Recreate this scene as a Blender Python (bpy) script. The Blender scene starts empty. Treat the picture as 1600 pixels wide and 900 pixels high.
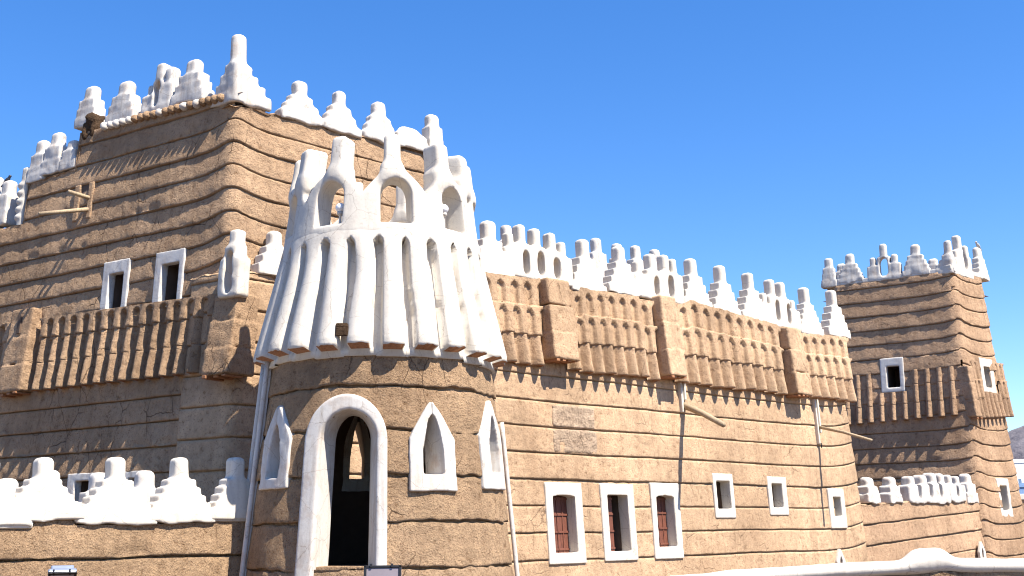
import bpy, math, random
import numpy as np
from mathutils import Matrix, Vector
rad = math.radians
random.seed(4); RNG = np.random.default_rng(7)
S = bpy.context.scene; COL = S.collection
EYE = 1.8                                   # eye height above the ground (m)
F, PX, PY = 1800.0, 800.0, 450.0            # focal length and centre of the photograph, in its pixels
PITCH = math.atan(384/1800); ROLL = 0.015
# ------------------------------------------------------------------ camera
_r = np.array([1, 0, 0.]); FW = np.array([0, math.cos(PITCH), math.sin(PITCH)]); _u = np.cross(_r, FW)
RT = math.cos(ROLL)*_r - math.sin(ROLL)*_u; UP = math.cos(ROLL)*_u + math.sin(ROLL)*_r
cam = bpy.data.cameras.new('camera'); cam.sensor_width = 36; cam.lens = F/1600*36; cam.clip_end = 20000; cam.clip_start = .05
co = bpy.data.objects.new('camera', cam); COL.objects.link(co); S.camera = co
co.matrix_world = Matrix([[RT[0], UP[0], -FW[0], 0], [RT[1], UP[1], -FW[1], 0], [RT[2], UP[2], -FW[2], EYE], [0, 0, 0, 1]])
# ------------------------------------------------------------------ sky, sun, exposure
SUN_AZ, SUN_EL = 128.0, 56.0                # clockwise from the view axis (+Y)
w = bpy.data.worlds.new('World'); S.world = w; w.use_nodes = True
nt = w.node_tree; nt.nodes.clear()
sky = nt.nodes.new('ShaderNodeTexSky'); sky.sky_type = 'NISHITA'; sky.sun_disc = False
sky.sun_elevation = rad(SUN_EL); sky.sun_rotation = rad(SUN_AZ); sky.air_density = 1.0; sky.dust_density = .2; sky.ozone_density = 3.0; sky.altitude = 1200
hs = nt.nodes.new('ShaderNodeHueSaturation'); hs.inputs['Saturation'].default_value = 1.38; hs.inputs['Hue'].default_value = .510
bg = nt.nodes.new('ShaderNodeBackground'); bg.inputs[1].default_value = .128
wo = nt.nodes.new('ShaderNodeOutputWorld')
gm = nt.nodes.new('ShaderNodeGamma'); gm.inputs[1].default_value = .88
nt.links.new(sky.outputs[0], gm.inputs[0]); nt.links.new(gm.outputs[0], hs.inputs['Color']); nt.links.new(hs.outputs[0], bg.inputs[0]); nt.links.new(bg.outputs[0], wo.inputs[0])
sl = bpy.data.lights.new('sun', 'SUN'); sl.energy = 5.0; sl.angle = rad(.5); sl.color = (1, .93, .82)
so = bpy.data.objects.new('sun', sl); COL.objects.link(so)
sd = Vector((math.sin(rad(SUN_AZ))*math.cos(rad(SUN_EL)), math.cos(rad(SUN_AZ))*math.cos(rad(SUN_EL)), math.sin(rad(SUN_EL))))
so.rotation_euler = sd.to_track_quat('Z', 'Y').to_euler()
vs = S.view_settings; vs.view_transform = 'Standard'; vs.look = 'None'; vs.gamma = 1; vs.exposure = 1.22; vs.use_curve_mapping = False
S.cycles.max_bounces = 6; S.cycles.diffuse_bounces = 3; S.cycles.filter_width = 1.1

# ------------------------------------------------------------------ helpers
def ray(px, py):
    return FW + RT*(px-PX)/F - UP*(py-PY)/F
def at_depth(px, py, dep):
    p = ray(px, py)*dep; return np.array([p[0], p[1], p[2]+EYE])

def _hash(ix, iy, iz, seed):
    h = (ix*374761393 + iy*668265263 + iz*2147483647 + seed*974634777) & 0xffffffff
    h = ((h ^ (h >> 13))*1274126177) & 0xffffffff
    h = ((h ^ (h >> 16))*2246822519) & 0xffffffff
    return ((h ^ (h >> 15)) & 0xffff)/65535.0
def vnoise(x, y, z, seed=0):
    x, y, z = np.broadcast_arrays(np.asarray(x, float), np.asarray(y, float), np.asarray(z, float))
    ix, iy, iz = [np.floor(a).astype(np.int64) for a in (x, y, z)]
    fx, fy, fz = x-ix, y-iy, z-iz
    fx, fy, fz = [t*t*(3-2*t) for t in (fx, fy, fz)]
    r = 0
    for a in (0, 1):
        for b in (0, 1):
            for c in (0, 1):
                r = r + _hash(ix+a, iy+b, iz+c, seed)*(fx if a else 1-fx)*(fy if b else 1-fy)*(fz if c else 1-fz)
    return r*2-1
def fbm(x, y, z, seed=0, octv=3):
    r = 0; a = 1.
    for i in range(octv):
        r = r + a*vnoise(x*2**i, y*2**i, z*2**i, seed+i*17); a *= .5
    return r/1.6
def sstep(a, b, x):
    t = np.clip((x-a)/(b-a), 0, 1); return t*t*(3-2*t)

def wloc(o):
    l = Vector(o.location)
    while o.parent: o = o.parent; l += Vector(o.location)
    return np.array(l)
def obj(name, V, Fc, mats, parent=None, smooth=True, midx=None, base=None):
    """link one mesh object; V in world space"""
    V = np.asarray(V, float)
    off = wloc(parent) if parent else (np.asarray(base, float) if base is not None else np.zeros(3))
    me = bpy.data.meshes.new(name)
    if isinstance(Fc, np.ndarray) and Fc.ndim == 2:
        n, k = Fc.shape
        me.vertices.add(len(V)); me.vertices.foreach_set('co', (V-off).astype(np.float32).ravel())
        me.loops.add(n*k); me.loops.foreach_set('vertex_index', Fc.astype(np.int32).ravel())
        me.polygons.add(n); me.polygons.foreach_set('loop_start', np.arange(0, n*k, k, dtype=np.int32))
        me.update(calc_edges=True)
    else:
        me.from_pydata((V-off).tolist(), [], [list(map(int, f)) for f in Fc]); me.update()
    me.validate()
    for m in (mats if isinstance(mats, (list, tuple)) else [mats]): me.materials.append(m)
    if midx is not None and len(midx) == len(me.polygons): me.polygons.foreach_set('material_index', np.asarray(midx, np.int32))
    if smooth: me.polygons.foreach_set('use_smooth', [True]*len(me.polygons))
    o = bpy.data.objects.new(name, me); COL.objects.link(o)
    if parent: o.parent = parent
    else: o.location = off
    return o
def tag(o, label=None, cat=None, group=None, kind=None):
    for k, v in (('label', label), ('category', cat), ('group', group), ('kind', kind)):
        if v: o[k] = v
    return o
def empty(name, loc, label, cat, group=None):
    o = bpy.data.objects.new(name, None); COL.objects.link(o); o.location = loc; o.empty_display_size = .2
    return tag(o, label, cat, group)

# ---- surface nets: an isosurface of f(X,Y,Z) < 0
def nets(f, lo, hi, h):
    lo = np.array(lo, float); hi = np.array(hi, float)
    h = np.array(h if hasattr(h, '__len__') else [h]*3, float)
    n = np.maximum(np.ceil((hi-lo)/h).astype(int)+1, 3)
    ax = [lo[i]+h[i]*np.arange(n[i]) for i in range(3)]
    X, Y, Z = np.meshgrid(*ax, indexing='ij')
    D = f(X, Y, Z).astype(np.float32)
    D = np.pad(D, 1, constant_values=1.0); n = n+2; lo = lo-h
    ins = D < 0
    c = [n[0]-1, n[1]-1, n[2]-1]
    acc = np.zeros((*c, 3), np.float32); cnt = np.zeros(c, np.float32)
    def sub(A, a, b, d): return A[a:a+c[0], b:b+c[1], d:d+c[2]]
    for axis in range(3):
        for p in (0, 1):
            for q in (0, 1):
                o0 = [0, 0, 0]; oth = [i for i in range(3) if i != axis]
                o0[oth[0]] = p; o0[oth[1]] = q; o1 = list(o0); o1[axis] = 1
                A, B = sub(D, *o0), sub(D, *o1)
                m = (A < 0) != (B < 0)
                t = np.where(m, A/np.where(m, A-B, 1), 0)
                pos = [np.full(c, o0[0], np.float32), np.full(c, o0[1], np.float32), np.full(c, o0[2], np.float32)]
                pos[axis] = t
                for i in range(3): acc[..., i] += np.where(m, pos[i], 0)
                cnt += m
    act = cnt > 0
    idx = -np.ones(c, np.int64); idx[act] = np.arange(act.sum())
    cell = np.argwhere(act)
    V = (cell + acc[act]/cnt[act][:, None])*h + lo
    Fs = []
    for axis in range(3):
        a, b = [(1, 2), (2, 0), (0, 1)][axis]
        s0 = [slice(1, -1)]*3; s0[axis] = slice(0, -1); s1 = list(s0); s1[axis] = slice(1, None)
        A, B = ins[tuple(s0)], ins[tuple(s1)]
        e = np.argwhere(A != B)
        if not len(e): continue
        flip = A[tuple(e.T)]
        e = e.copy(); e[:, a] += 1; e[:, b] += 1
        def cl(da, db):
            k = e.copy(); k[:, a] -= da; k[:, b] -= db
            return idx[k[:, 0], k[:, 1], k[:, 2]]
        q = np.stack([cl(1, 1), cl(0, 1), cl(0, 0), cl(1, 0)], 1)
        q[~flip] = q[~flip][:, ::-1]
        Fs.append(q)
    return V, np.concatenate(Fs)
def rbox(X, Y, Z, c, hf, r=.03):
    q = [np.abs(A-c[i])-hf[i]+r for i, A in enumerate((X, Y, Z))]
    return np.sqrt(sum(np.maximum(a, 0)**2 for a in q)) + np.minimum(np.maximum(np.maximum(q[0], q[1]), q[2]), 0) - r
def smin(a, b, k=.04):
    h = np.clip(.5+.5*(b-a)/k, 0, 1); return b*(1-h)+a*h-k*h*(1-h)
def smax(a, b, k=.03): return -smin(-a, -b, k)

# ---- mappers: (s along the wall, o outward, z up) -> world
class Plane:
    def __init__(s, P0, d, b=.05, zr=EYE):
        s.P0 = np.array(P0[:2], float); s.d = np.array(d[:2], float)/np.hypot(d[0], d[1])
        s.n = np.array([s.d[1], -s.d[0]]); s.b = b; s.zr = zr
    def pt(s, a, o, z):
        a, o, z = np.broadcast_arrays(np.asarray(a, float), o, z)
        k = o - s.b*(z-s.zr)
        return np.stack([s.P0[0]+s.d[0]*a+s.n[0]*k, s.P0[1]+s.d[1]*a+s.n[1]*k, z], -1)
    def px(s, px, py, o=0.):
        r = ray(px, py); E = np.array([0, 0, EYE])
        # n.(E+t r - P0) + b (z - zr) = o
        A = s.n[0]*r[0]+s.n[1]*r[1]+s.b*r[2]
        B = o - (s.n[0]*(-s.P0[0])+s.n[1]*(-s.P0[1]) + s.b*(EYE-s.zr))
        p = E + r*(B/A)
        return (p[0]-s.P0[0])*s.d[0]+(p[1]-s.P0[1])*s.d[1], p[2]
class Cyl:
    """s is arc length at radius R0, zero facing the -Y side (towards the camera), growing to the right"""
    def __init__(s, C, R0, b=.07, zr=EYE): s.C = C; s.R0 = R0; s.b = b; s.zr = zr
    def pt(s, a, o, z):
        a, o, z = np.broadcast_arrays(np.asarray(a, float), o, z)
        r = s.R0 - s.b*(z-s.zr) + o; t = a/s.R0
        return np.stack([s.C[0]+r*np.sin(t), s.C[1]-r*np.cos(t), z], -1)
    def px(s, px, py, o=0., far=False):
        r = ray(px, py); R = s.R0+o
        for _ in range(12):
            a = r[0]**2+r[1]**2; b = -(r[0]*s.C[0]+r[1]*s.C[1]); c = s.C[0]**2+s.C[1]**2-R*R
            disc = max(b*b-a*c, 0); t = (-b+(1 if far else -1)*math.sqrt(disc))/a
            z = EYE+r[2]*t; R = s.R0-s.b*(z-s.zr)+o
        x, y = r[0]*t-s.C[0], r[1]*t-s.C[1]
        return math.atan2(x, -y)*s.R0, z

# ------------------------------------------------------------------ materials
def newmat(name):
    m = bpy.data.materials.new(name); m.use_nodes = True; N = m.node_tree.nodes; L = m.node_tree.links
    return m, N, L, N['Principled BSDF']
def ramp(N, L, src, stops):
    r = N.new('ShaderNodeValToRGB'); e = r.color_ramp.elements
    while len(e) < len(stops): e.new(.5)
    for i, (p, c) in enumerate(stops): e[i].position = p; e[i].color = (*c, 1) if len(c) == 3 else c
    L.new(src, r.inputs[0]); return r
def noise(N, L, co_, scale, det=4, rough=.6):
    n = N.new('ShaderNodeTexNoise'); n.inputs['Scale'].default_value = scale; n.inputs['Detail'].default_value = det; n.inputs['Roughness'].default_value = rough
    L.new(co_, n.inputs['Vector']); return n
def mix(N, L, fac, a, b, mode='MIX'):
    m = N.new('ShaderNodeMix'); m.data_type = 'RGBA'; m.blend_type = mode
    for s_, v in ((0, fac), (6, a), (7, b)):
        if hasattr(v, 'node'): L.new(v, m.inputs[s_])
        else: m.inputs[s_].default_value = v if s_ == 0 else (*v, 1)
    return m.outputs[2]
def mud_mat(name, c, grain=1.0, crack=.5):
    m, N, L, P = newmat(name)
    tc = N.new('ShaderNodeTexCoord').outputs['Object']
    c = np.array(c)
    n1 = noise(N, L, tc, .9, 5)
    base = ramp(N, L, n1.outputs[0], [(.3, tuple(c*.80)), (.5, tuple(c)), (.72, tuple(c*1.16))]).outputs[0]
    n0 = noise(N, L, tc, .28, 3)
    base = mix(N, L, 1.0, base, ramp(N, L, n0.outputs[0], [(.35, (.84, .82, .80)), (.62, (1.1, 1.1, 1.1))]).outputs[0], 'MULTIPLY')
    ms = N.new('ShaderNodeMapping'); ms.inputs['Scale'].default_value = (3.2, 3.2, .35); L.new(tc, ms.inputs[0])
    nw = noise(N, L, ms.outputs[0], 1.3, 5, .6)
    base = mix(N, L, .4, base, ramp(N, L, nw.outputs[0], [(.38, (.72, .68, .66)), (.52, (1, 1, 1)), (.72, (1.12, 1.1, 1.08))]).outputs[0], 'MULTIPLY')
    n2 = noise(N, L, tc, 9, 6, .7)
    sp = ramp(N, L, n2.outputs[0], [(.30, (.55, .49, .43)), (.43, (.90, .89, .88)), (.68, (1.12, 1.10, 1.06))]).outputs[0]
    col = mix(N, L, 1.0, base, sp, 'MULTIPLY')
    n3 = noise(N, L, tc, 42, 3, .6)                       # straw specks and pits
    pit = ramp(N, L, n3.outputs[0], [(.34, (.30, .22, .18)), (.43, (1, 1, 1))]).outputs[0]
    pz = ramp(N, L, n1.outputs[0], [(.35, (.25, .25, .25)), (.65, (.85, .85, .85))]).outputs[0]
    col = mix(N, L, pz, col, pit, 'MULTIPLY')
    # cracks: mostly upright, only in patches
    mp = N.new('ShaderNodeMapping'); mp.inputs['Scale'].default_value = (1.6, 1.6, .75); L.new(tc, mp.inputs[0])
    wn = noise(N, L, tc, 3.5, 3)
    ad = N.new('ShaderNodeMix'); ad.data_type = 'VECTOR'; ad.inputs[0].default_value = .13
    L.new(mp.outputs[0], ad.inputs[4]); L.new(wn.outputs['Color'], ad.inputs[5])
    vo = N.new('ShaderNodeTexVoronoi'); vo.feature = 'DISTANCE_TO_EDGE'; vo.inputs['Scale'].default_value = 1.5; L.new(ad.outputs[1], vo.inputs['Vector'])
    cr = ramp(N, L, vo.outputs['Distance'], [(.0, (1, 1, 1)), (.012, (0, 0, 0))]).outputs[0]
    pn = noise(N, L, tc, .8, 2); pm = ramp(N, L, pn.outputs[0], [(.50, (0, 0, 0)), (.60, (1, 1, 1))]).outputs[0]
    cm = mix(N, L, 1.0, cr, pm, 'MULTIPLY')
    mt = N.new('ShaderNodeMath'); mt.operation = 'MULTIPLY'; mt.inputs[1].default_value = crack; L.new(cm, mt.inputs[0])
    col = mix(N, L, mt.outputs[0], col, (.07, .04, .025))
    L.new(col, P.inputs['Base Color']); P.inputs['Roughness'].default_value = 1; P.inputs['Specular IOR Level'].default_value = .05
    b1 = N.new('ShaderNodeBump'); b1.inputs['Strength'].default_value = .9*grain; b1.inputs['Distance'].default_value = .06; L.new(n2.outputs[0], b1.inputs['Height'])
    n4 = noise(N, L, tc, 34, 5, .7)
    b2 = N.new('ShaderNodeBump'); b2.inputs['Strength'].default_value = .9*grain; b2.inputs['Distance'].default_value = .022; L.new(n4.outputs[0], b2.inputs['Height']); L.new(b1.outputs[0], b2.inputs['Normal'])
    b3 = N.new('ShaderNodeBump'); b3.invert = True; b3.inputs['Strength'].default_value = crack; b3.inputs['Distance'].default_value = .02; L.new(cm, b3.inputs['Height']); L.new(b2.outputs[0], b3.inputs['Normal'])
    L.new(b3.outputs[0], P.inputs['Normal'])
    return m
def plaster_mat(name, c=(.58, .535, .465), stain=.5, st_col=(.42, .29, .2)):
    m, N, L, P = newmat(name)
    tc = N.new('ShaderNodeTexCoord').outputs['Object']
    n1 = noise(N, L, tc, 3.0, 6, .7)
    f = ramp(N, L, n1.outputs[0], [(.50, (0, 0, 0)), (.80, (stain, stain, stain))]).outputs[0]
    col = mix(N, L, f, c, st_col)
    mp_ = N.new('ShaderNodeMapping'); mp_.inputs['Scale'].default_value = (7, 7, .7); L.new(tc, mp_.inputs[0])
    ns = noise(N, L, mp_.outputs[0], 1.6, 5, .65)         # rain streaks
    fs2 = ramp(N, L, ns.outputs[0], [(.48, (0, 0, 0)), (.70, (min(1, .3+stain*.6),)*3)]).outputs[0]
    col = mix(N, L, fs2, col, (.40, .35, .30))
    vo = N.new('ShaderNodeTexVoronoi'); vo.feature = 'DISTANCE_TO_EDGE'; vo.inputs['Scale'].default_value = 1.7
    wv = N.new('ShaderNodeMix'); wv.data_type = 'VECTOR'; wv.inputs[0].default_value = .12; L.new(tc, wv.inputs[4]); L.new(n1.outputs['Color'], wv.inputs[5]); L.new(wv.outputs[1], vo.inputs['Vector'])
    hc = ramp(N, L, vo.outputs['Distance'], [(.0, (.55, .55, .55)), (.006, (0, 0, 0))]).outputs[0]
    col = mix(N, L, hc, col, (.16, .11, .08))
    n2 = noise(N, L, tc, 30, 4)
    g = ramp(N, L, n2.outputs[0], [(.3, (.82, .80, .78)), (.45, (1, 1, 1))]).outputs[0]
    col = mix(N, L, .7, col, g, 'MULTIPLY')
    L.new(col, P.inputs['Base Color']); P.inputs['Roughness'].default_value = .9; P.inputs['Specular IOR Level'].default_value = .15
    n3 = noise(N, L, tc, 14, 5, .65)
    b = N.new('ShaderNodeBump'); b.inputs['Strength'].default_value = .35; b.inputs['Distance'].default_value = .012; L.new(n3.outputs[0], b.inputs['Height']); L.new(b.outputs[0], P.inputs['Normal'])
    return m
def wood_mat(name, c, rough=.85):
    m, N, L, P = newmat(name); c = np.array(c)
    tc = N.new('ShaderNodeTexCoord').outputs['Object']
    mp = N.new('ShaderNodeMapping'); mp.inputs['Scale'].default_value = (9, 9, 2); L.new(tc, mp.inputs[0])
    n = noise(N, L, mp.outputs[0], 4, 6, .7)
    r = ramp(N, L, n.outputs[0], [(.3, tuple(c*.55)), (.5, tuple(c)), (.75, tuple(c*1.35))])
    L.new(r.outputs[0], P.inputs['Base Color']); P.inputs['Roughness'].default_value = rough
    b = N.new('ShaderNodeBump'); b.inputs['Strength'].default_value = .6; b.inputs['Distance'].default_value = .01; L.new(n.outputs[0], b.inputs['Height']); L.new(b.outputs[0], P.inputs['Normal'])
    return m
def plain(name, c, rough=.6, metal=0., amt=.15):
    m, N, L, P = newmat(name); c = np.array(c)
    tc = N.new('ShaderNodeTexCoord').outputs['Object']; n = noise(N, L, tc, 6, 4)
    r = ramp(N, L, n.outputs[0], [(.3, tuple(c*(1-amt))), (.7, tuple(np.minimum(c*(1+amt), 1)))])
    L.new(r.outputs[0], P.inputs['Base Color']); P.inputs['Roughness'].default_value = rough; P.inputs['Metallic'].default_value = metal
    return m
MUD = mud_mat('mud plaster', (.43, .295, .19), 1.0, .8)
MUDT = mud_mat('coarse mud plaster', (.48, .33, .208), 1.6, .8)
MUDF = mud_mat('smooth mud plaster', (.47, .33, .215), .55, .5)
MUDR = mud_mat('reddish mud plaster', (.42, .285, .187), .8, .5)
PATCH = mud_mat('pale repair mud', (.54, .41, .30), 1.3, .9)
WHITE = plaster_mat('white lime plaster', stain=.25)
WHITED = plaster_mat('weathered white plaster', (.55, .52, .48), .85)
REVEAL = plaster_mat('grey white window plaster', (.56, .54, .51), .5)
TIMB = wood_mat('broken palm timber', (.30, .135, .06))
POLE = wood_mat('weathered pole', (.36, .27, .17))
RED = wood_mat('red brown shutter paint', (.14, .045, .025), .6)
DARK = plain('interior mud with painted shade', (.10, .065, .045), .95)  # mud darkened in colour to stand for the shade inside rooms and openings
CRUMB = mud_mat('crumbling dark mud', (.13, .085, .055), 2.0, .8)
BLACK = plain('black metal', (.02, .02, .022), .45, .6)
GREYM = plain('grey cast metal', (.30, .34, .42), .45, .7)

# ------------------------------------------------------------------ mud walls laid in courses
def vdrop(segs_cols, rows, hole): pass
UF = np.array([0, .036, .046, .1, .18, .3, .45, .6, .75, .9, .99])
def courses(zref, h, zlo, zhi):
    k0 = math.floor((zlo-zref)/h); zs = []; us = []; ks = []
    k = k0
    while zref+k*h < zhi:
        for u in UF: zs.append(zref+(k+u)*h); us.append(u); ks.append(k)
        k += 1
    return np.array(zs), np.array(us), np.array(ks)
def course_offset(u, k, wx, wy, z, lip, seed=0, lump=.016):
    # each course bulges out at its foot and is undercut by a thin groove
    j = vnoise(wx*1.3, wy*1.3, k*7.7, seed+3)
    l = lip*(1+.45*j)
    prof = np.where(u < .04, -.055, np.where(u < .08, l*.85, l*(1-sstep(.08, 1.0, u)*.8)))
    o = prof + .010*vnoise(k*3.1, 0, 0, seed+9)
    o = o + lump*fbm(wx*1.1, wy*1.1, z*1.1, seed+21) + .010*fbm(wx*6, wy*6, z*6, seed+33)*(u > .06) + .006*fbm(wx*17, wy*17, z*17, seed+35)*(u > .06)
    # places where a lip has crumbled away
    cb = sstep(.45, .7, vnoise(wx*2.2, wy*2.2, k*5.3, seed+41))*(u > .06)*(1-sstep(.1, .45, u))
    return o - cb*lip*.9
def grid_wall(name, cols, rows, mat, parent, ztop, hole=None, lip=.03, dz=None, seed=0, closed=False, ampz=.012, lump=.016):
    """cols: dict of arrays bx,by (foot), mx,my (retreat per metre of height), nx,ny, seg, s; rows from courses()"""
    zs, us, ks = rows
    C = {k: np.asarray(v)[None, :] for k, v in cols.items()}
    zr = cols.get('zr')
    Z = zs[:, None] + 0*C['s']
    K = ks[:, None] + 0*C['s']; U = us[:, None] + 0*C['s']
    if dz is not None: Z = Z + dz(C['seg'], C['s'], Z)
    Z = Z + ampz*vnoise(C['bx']*1.7, C['by']*1.7, K*3.3, seed+5) + ampz*.5*vnoise(C['bx']*9, C['by']*9, K*3.3, seed+6)
    zt = ztop(C['seg'], C['s']) + 0*Z
    clamped = Z > zt; Z = np.minimum(Z, zt)
    zrr = C['zr']
    off = course_offset(U, K, C['bx'], C['by'], Z, lip, seed, lump)
    off = np.where(clamped, .5*lip + .008*fbm(C['bx']*6, C['by']*6, Z*6, seed), off)
    X = C['bx'] - C['mx']*(Z-zrr) + C['nx']*off
    Y = C['by'] - C['my']*(Z-zrr) + C['ny']*off
    R, n = Z.shape
    V = np.stack([X, Y, Z], -1).reshape(-1, 3)
    i, j = np.meshgrid(np.arange(R-1), np.arange(n if closed else n-1), indexing='ij')
    j2 = (j+1) % n
    q = np.stack([i*n+j, i*n+j2, (i+1)*n+j2, (i+1)*n+j], -1)
    keep = ~(clamped[i, j] & clamped[i, j2])
    if hole is not None:
        sc = .5*(C['s'][0][j]+C['s'][0][j2]); zc = .25*(Z[i, j]+Z[i, j2]+Z[i+1, j]+Z[i+1, j2]); sg = C['seg'][0][j]
        keep &= ~hole(sg, sc, zc)
    return obj(name, V, q[keep], mat, parent)

def path_cols(verts, bats, rad_, zr, step, open_=True):
    """columns along a polyline with rounded, battered corners; also a Plane per segment"""
    verts = [np.array(v[:2], float) for v in verts]
    n = len(verts); segs = []
    nseg = n-1 if open_ else n
    for i in range(nseg):
        a, b = verts[i], verts[(i+1) % n]; L = np.hypot(*(b-a)); segs.append(Plane(a, (b-a)/L, bats[i], zr)); segs[-1].L = L
    def miter(i, j):
        A = np.array([segs[i].n, segs[j].n]); return np.linalg.solve(A, [segs[i].b, segs[j].b])
    out = {k: [] for k in ('bx', 'by', 'mx', 'my', 'nx', 'ny', 'seg', 's', 'zr')}
    def add(p, m, nn, sg, s_):
        for k, v in zip(('bx', 'by', 'mx', 'my', 'nx', 'ny', 'seg', 's', 'zr'), (*p, *m, *nn, sg, s_, zr)): out[k].append(v)
    for i, sg in enumerate(segs):
        p_ = (i-1) % nseg if (not open_ or i > 0) else None
        q_ = (i+1) % nseg if (not open_ or i < nseg-1) else None
        r = rad_[i] if isinstance(rad_, (list, tuple)) else rad_
        r0 = rad_[(i-1) % nseg] if isinstance(rad_, (list, tuple)) else rad_
        def trim(a, b, r_):
            c = segs[a].d @ segs[b].d; th = math.acos(max(-1, min(1, c))); return r_*math.tan(th/2), th
        t0 = trim(p_, i, r0)[0] if p_ is not None else 0
        t1, th1 = trim(i, q_, r) if q_ is not None else (0, 0)
        m0 = miter(p_, i) if p_ is not None else sg.n*sg.b
        m1 = miter(i, q_) if q_ is not None else sg.n*sg.b
        N_ = max(2, int((sg.L-t0-t1)/step[i]))
        for k in range(N_+1):
            s_ = t0+(sg.L-t0-t1)*k/N_; f_ = k/N_
            add(sg.P0+sg.d*s_, m0*(1-f_)+m1*f_, sg.n, i, s_)
        if q_ is not None and r > 0:
            nx_ = segs[q_]; c = sg.P0+sg.d*(sg.L-t1)-sg.n*r
            cross = sg.d[0]*nx_.d[1]-sg.d[1]*nx_.d[0]
            M = max(4, int(r*th1/min(step[i], step[q_])))
            for k in range(1, M):
                a = th1*k/M*(1 if cross > 0 else -1)
                nn = np.array([sg.n[0]*math.cos(a)-sg.n[1]*math.sin(a), sg.n[0]*math.sin(a)+sg.n[1]*math.cos(a)])
                h_ = k < M/2
                add(c+nn*r, m1, nn, i if h_ else q_, (sg.L-t1+r*th1*k/M*.7) if h_ else max(0, t1-r*th1*(1-k/M)*.7))
    return {k: np.array(v) for k, v in out.items()}, segs

# ------------------------------------------------------------------ parts shared by the buildings
_seed = [100]
def nseed(): _seed[0] += 1; return _seed[0]
def put(name, fn, lo, hi, h, mp, s0, z0, o0, mat, parent, jit=.012, jf=5., under=None, rot=0.):
    """surface of an SDF in local (s,o,z) set on a wall at (s0,o0,z0)"""
    sd_ = nseed()
    def g(X, Y, Z):
        return fn(X, Y, Z) + (jit*fbm(X*jf, Y*jf, Z*jf, sd_, 2) if jit else 0)
    V, Q = nets(g, lo, hi, h)
    s_, o_, z_ = V[:, 0], V[:, 1], V[:, 2]
    W = mp.pt(s_+s0, o_+o0, z_+z0)
    Q = Q[:, ::-1]
    mi = None; mats = mat
    if under is not None:
        zc = V[Q, 2].mean(1); mi = (zc < under[0]).astype(int); mats = [mat, under[1]]
    return obj(name, W, Q, mats, parent, midx=mi)

def merlon_stepped(mp, s0, z0, o0, w_, h_, kn, t, parent, mat=None, n=4, h=.026, broken=0, name='merlon', jit=.012, soft=.024):
    """stepped pyramid with a tall rounded finial"""
    mat = mat or WHITE
    sh = h_*.635; kn = kn*1.2
    rs = random.Random(int(s0*1000) & 0xffff)
    def f(X, Y, Z):
        d = rbox(X, Y, Z, (0, 0, .0), (w_/2, t/2, .12), .03)
        for i in range(n):
            hw = kn/2+.03 + (w_/2-kn/2-.03)*(1-(i)/n)*(1 if i else 1)
            zt = sh*(i+1)/n*(1 if i < n-1 else 1)
            d = smin(d, rbox(X, Y, Z, (0, 0, zt/2-.04), (hw, t/2*(1-.04*i), zt/2+.04), soft), soft*.8)
        top = h_*(1-broken)
        d = smin(d, rbox(X, Y, Z, (0, 0, top/2), (kn/2, min(t*.42, kn*.62), top/2), kn*.34), .06)
        return np.maximum(d, (-.05+.028*vnoise(X*5+s0*9, 0, 0, 3))-Z)
    return put(name, f, (-w_/2-.08, -t/2-.08, -.4), (w_/2+.08, t/2+.08, h_+.08), h, mp, s0, z0, o0, mat, parent, jit, 4)
def merlon_arcade(mp, s0, z0, o0, w_, h_, fingers, holes, t, parent, mat=None, h=.028, name='merlon', jit=.012):
    """openwork merlon: fingers (offset, top, width) over slender arched openings (offset, bottom, top, width)"""
    mat = mat or WHITE
    fs_ = sorted(a[0] for a in fingers); lobe = (fs_[-1]-fs_[0])/max(1, len(fs_)-1)/2+.03
    def f(X, Y, Z):
        d = rbox(X, Y, Z, (0, 0, .0), (w_/2, t/2, .12), .03)
        for (a, tp, wd) in fingers:
            d = smin(d, rbox(X, Y, Z, (a, 0, tp/2-.02), (wd/2, min(wd*.62, t/2), tp/2+.02), wd*.36), .05)
            d = smin(d, rbox(X, Y, Z, (a, 0, tp*.30), (lobe, t/2, tp*.34), .06), .05)
        for (a, zb, zt, wd) in holes:
            r = wd/2; q = np.sqrt(((X-a)/1.0)**2 + (np.maximum(np.abs(Z-(zb+zt)/2)-(zt-zb)/2+r*1.6, 0)/1.6)**2)-r
            d = smax(d, -q, .02)
        return np.maximum(d, (-.05+.028*vnoise(X*5+s0*9, 0, 0, 3))-Z)
    top = max(a[1] for a in fingers)
    return put(name, f, (-w_/2-.1, -t/2-.08, -.4), (w_/2+.1, t/2+.08, top+.08), h, mp, s0, z0, o0, mat, parent, jit, 4)

def box_verts(mp, s0, s1, o0, o1, z0, z1):
    V = [mp.pt(a, b, c) for c in (z0, z1) for b in (o0, o1) for a in (s0, s1)]
    Fc = [(0, 1, 5, 4), (1, 3, 7, 5), (3, 2, 6, 7), (2, 0, 4, 6), (4, 5, 7, 6), (2, 3, 1, 0)]
    return np.array(V), Fc
def boxes(name, mp, lst, mat, parent, bevel=.006):
    V = []; Fc = []
    for b in lst:
        v, f = box_verts(mp, *b); n = len(V); V += list(v); Fc += [tuple(i+n for i in q) for q in f]
    o = obj(name, V, Fc, mat, parent, smooth=False)
    if bevel: m = o.modifiers.new('b', 'BEVEL'); m.width = bevel; m.segments = 2
    return o
def quad_px(mp, pts, o=0.):
    """mean centre and size in wall metres of a quadrilateral seen in the photo (tl, tr, br, bl)"""
    q = [mp.px(*p, o) for p in pts]
    sl, sr = (q[0][0]+q[3][0])/2, (q[1][0]+q[2][0])/2
    zt, zb = (q[0][1]+q[1][1])/2, (q[2][1]+q[3][1])/2
    return sl, sr, zb, zt
HOLES = {}
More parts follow.
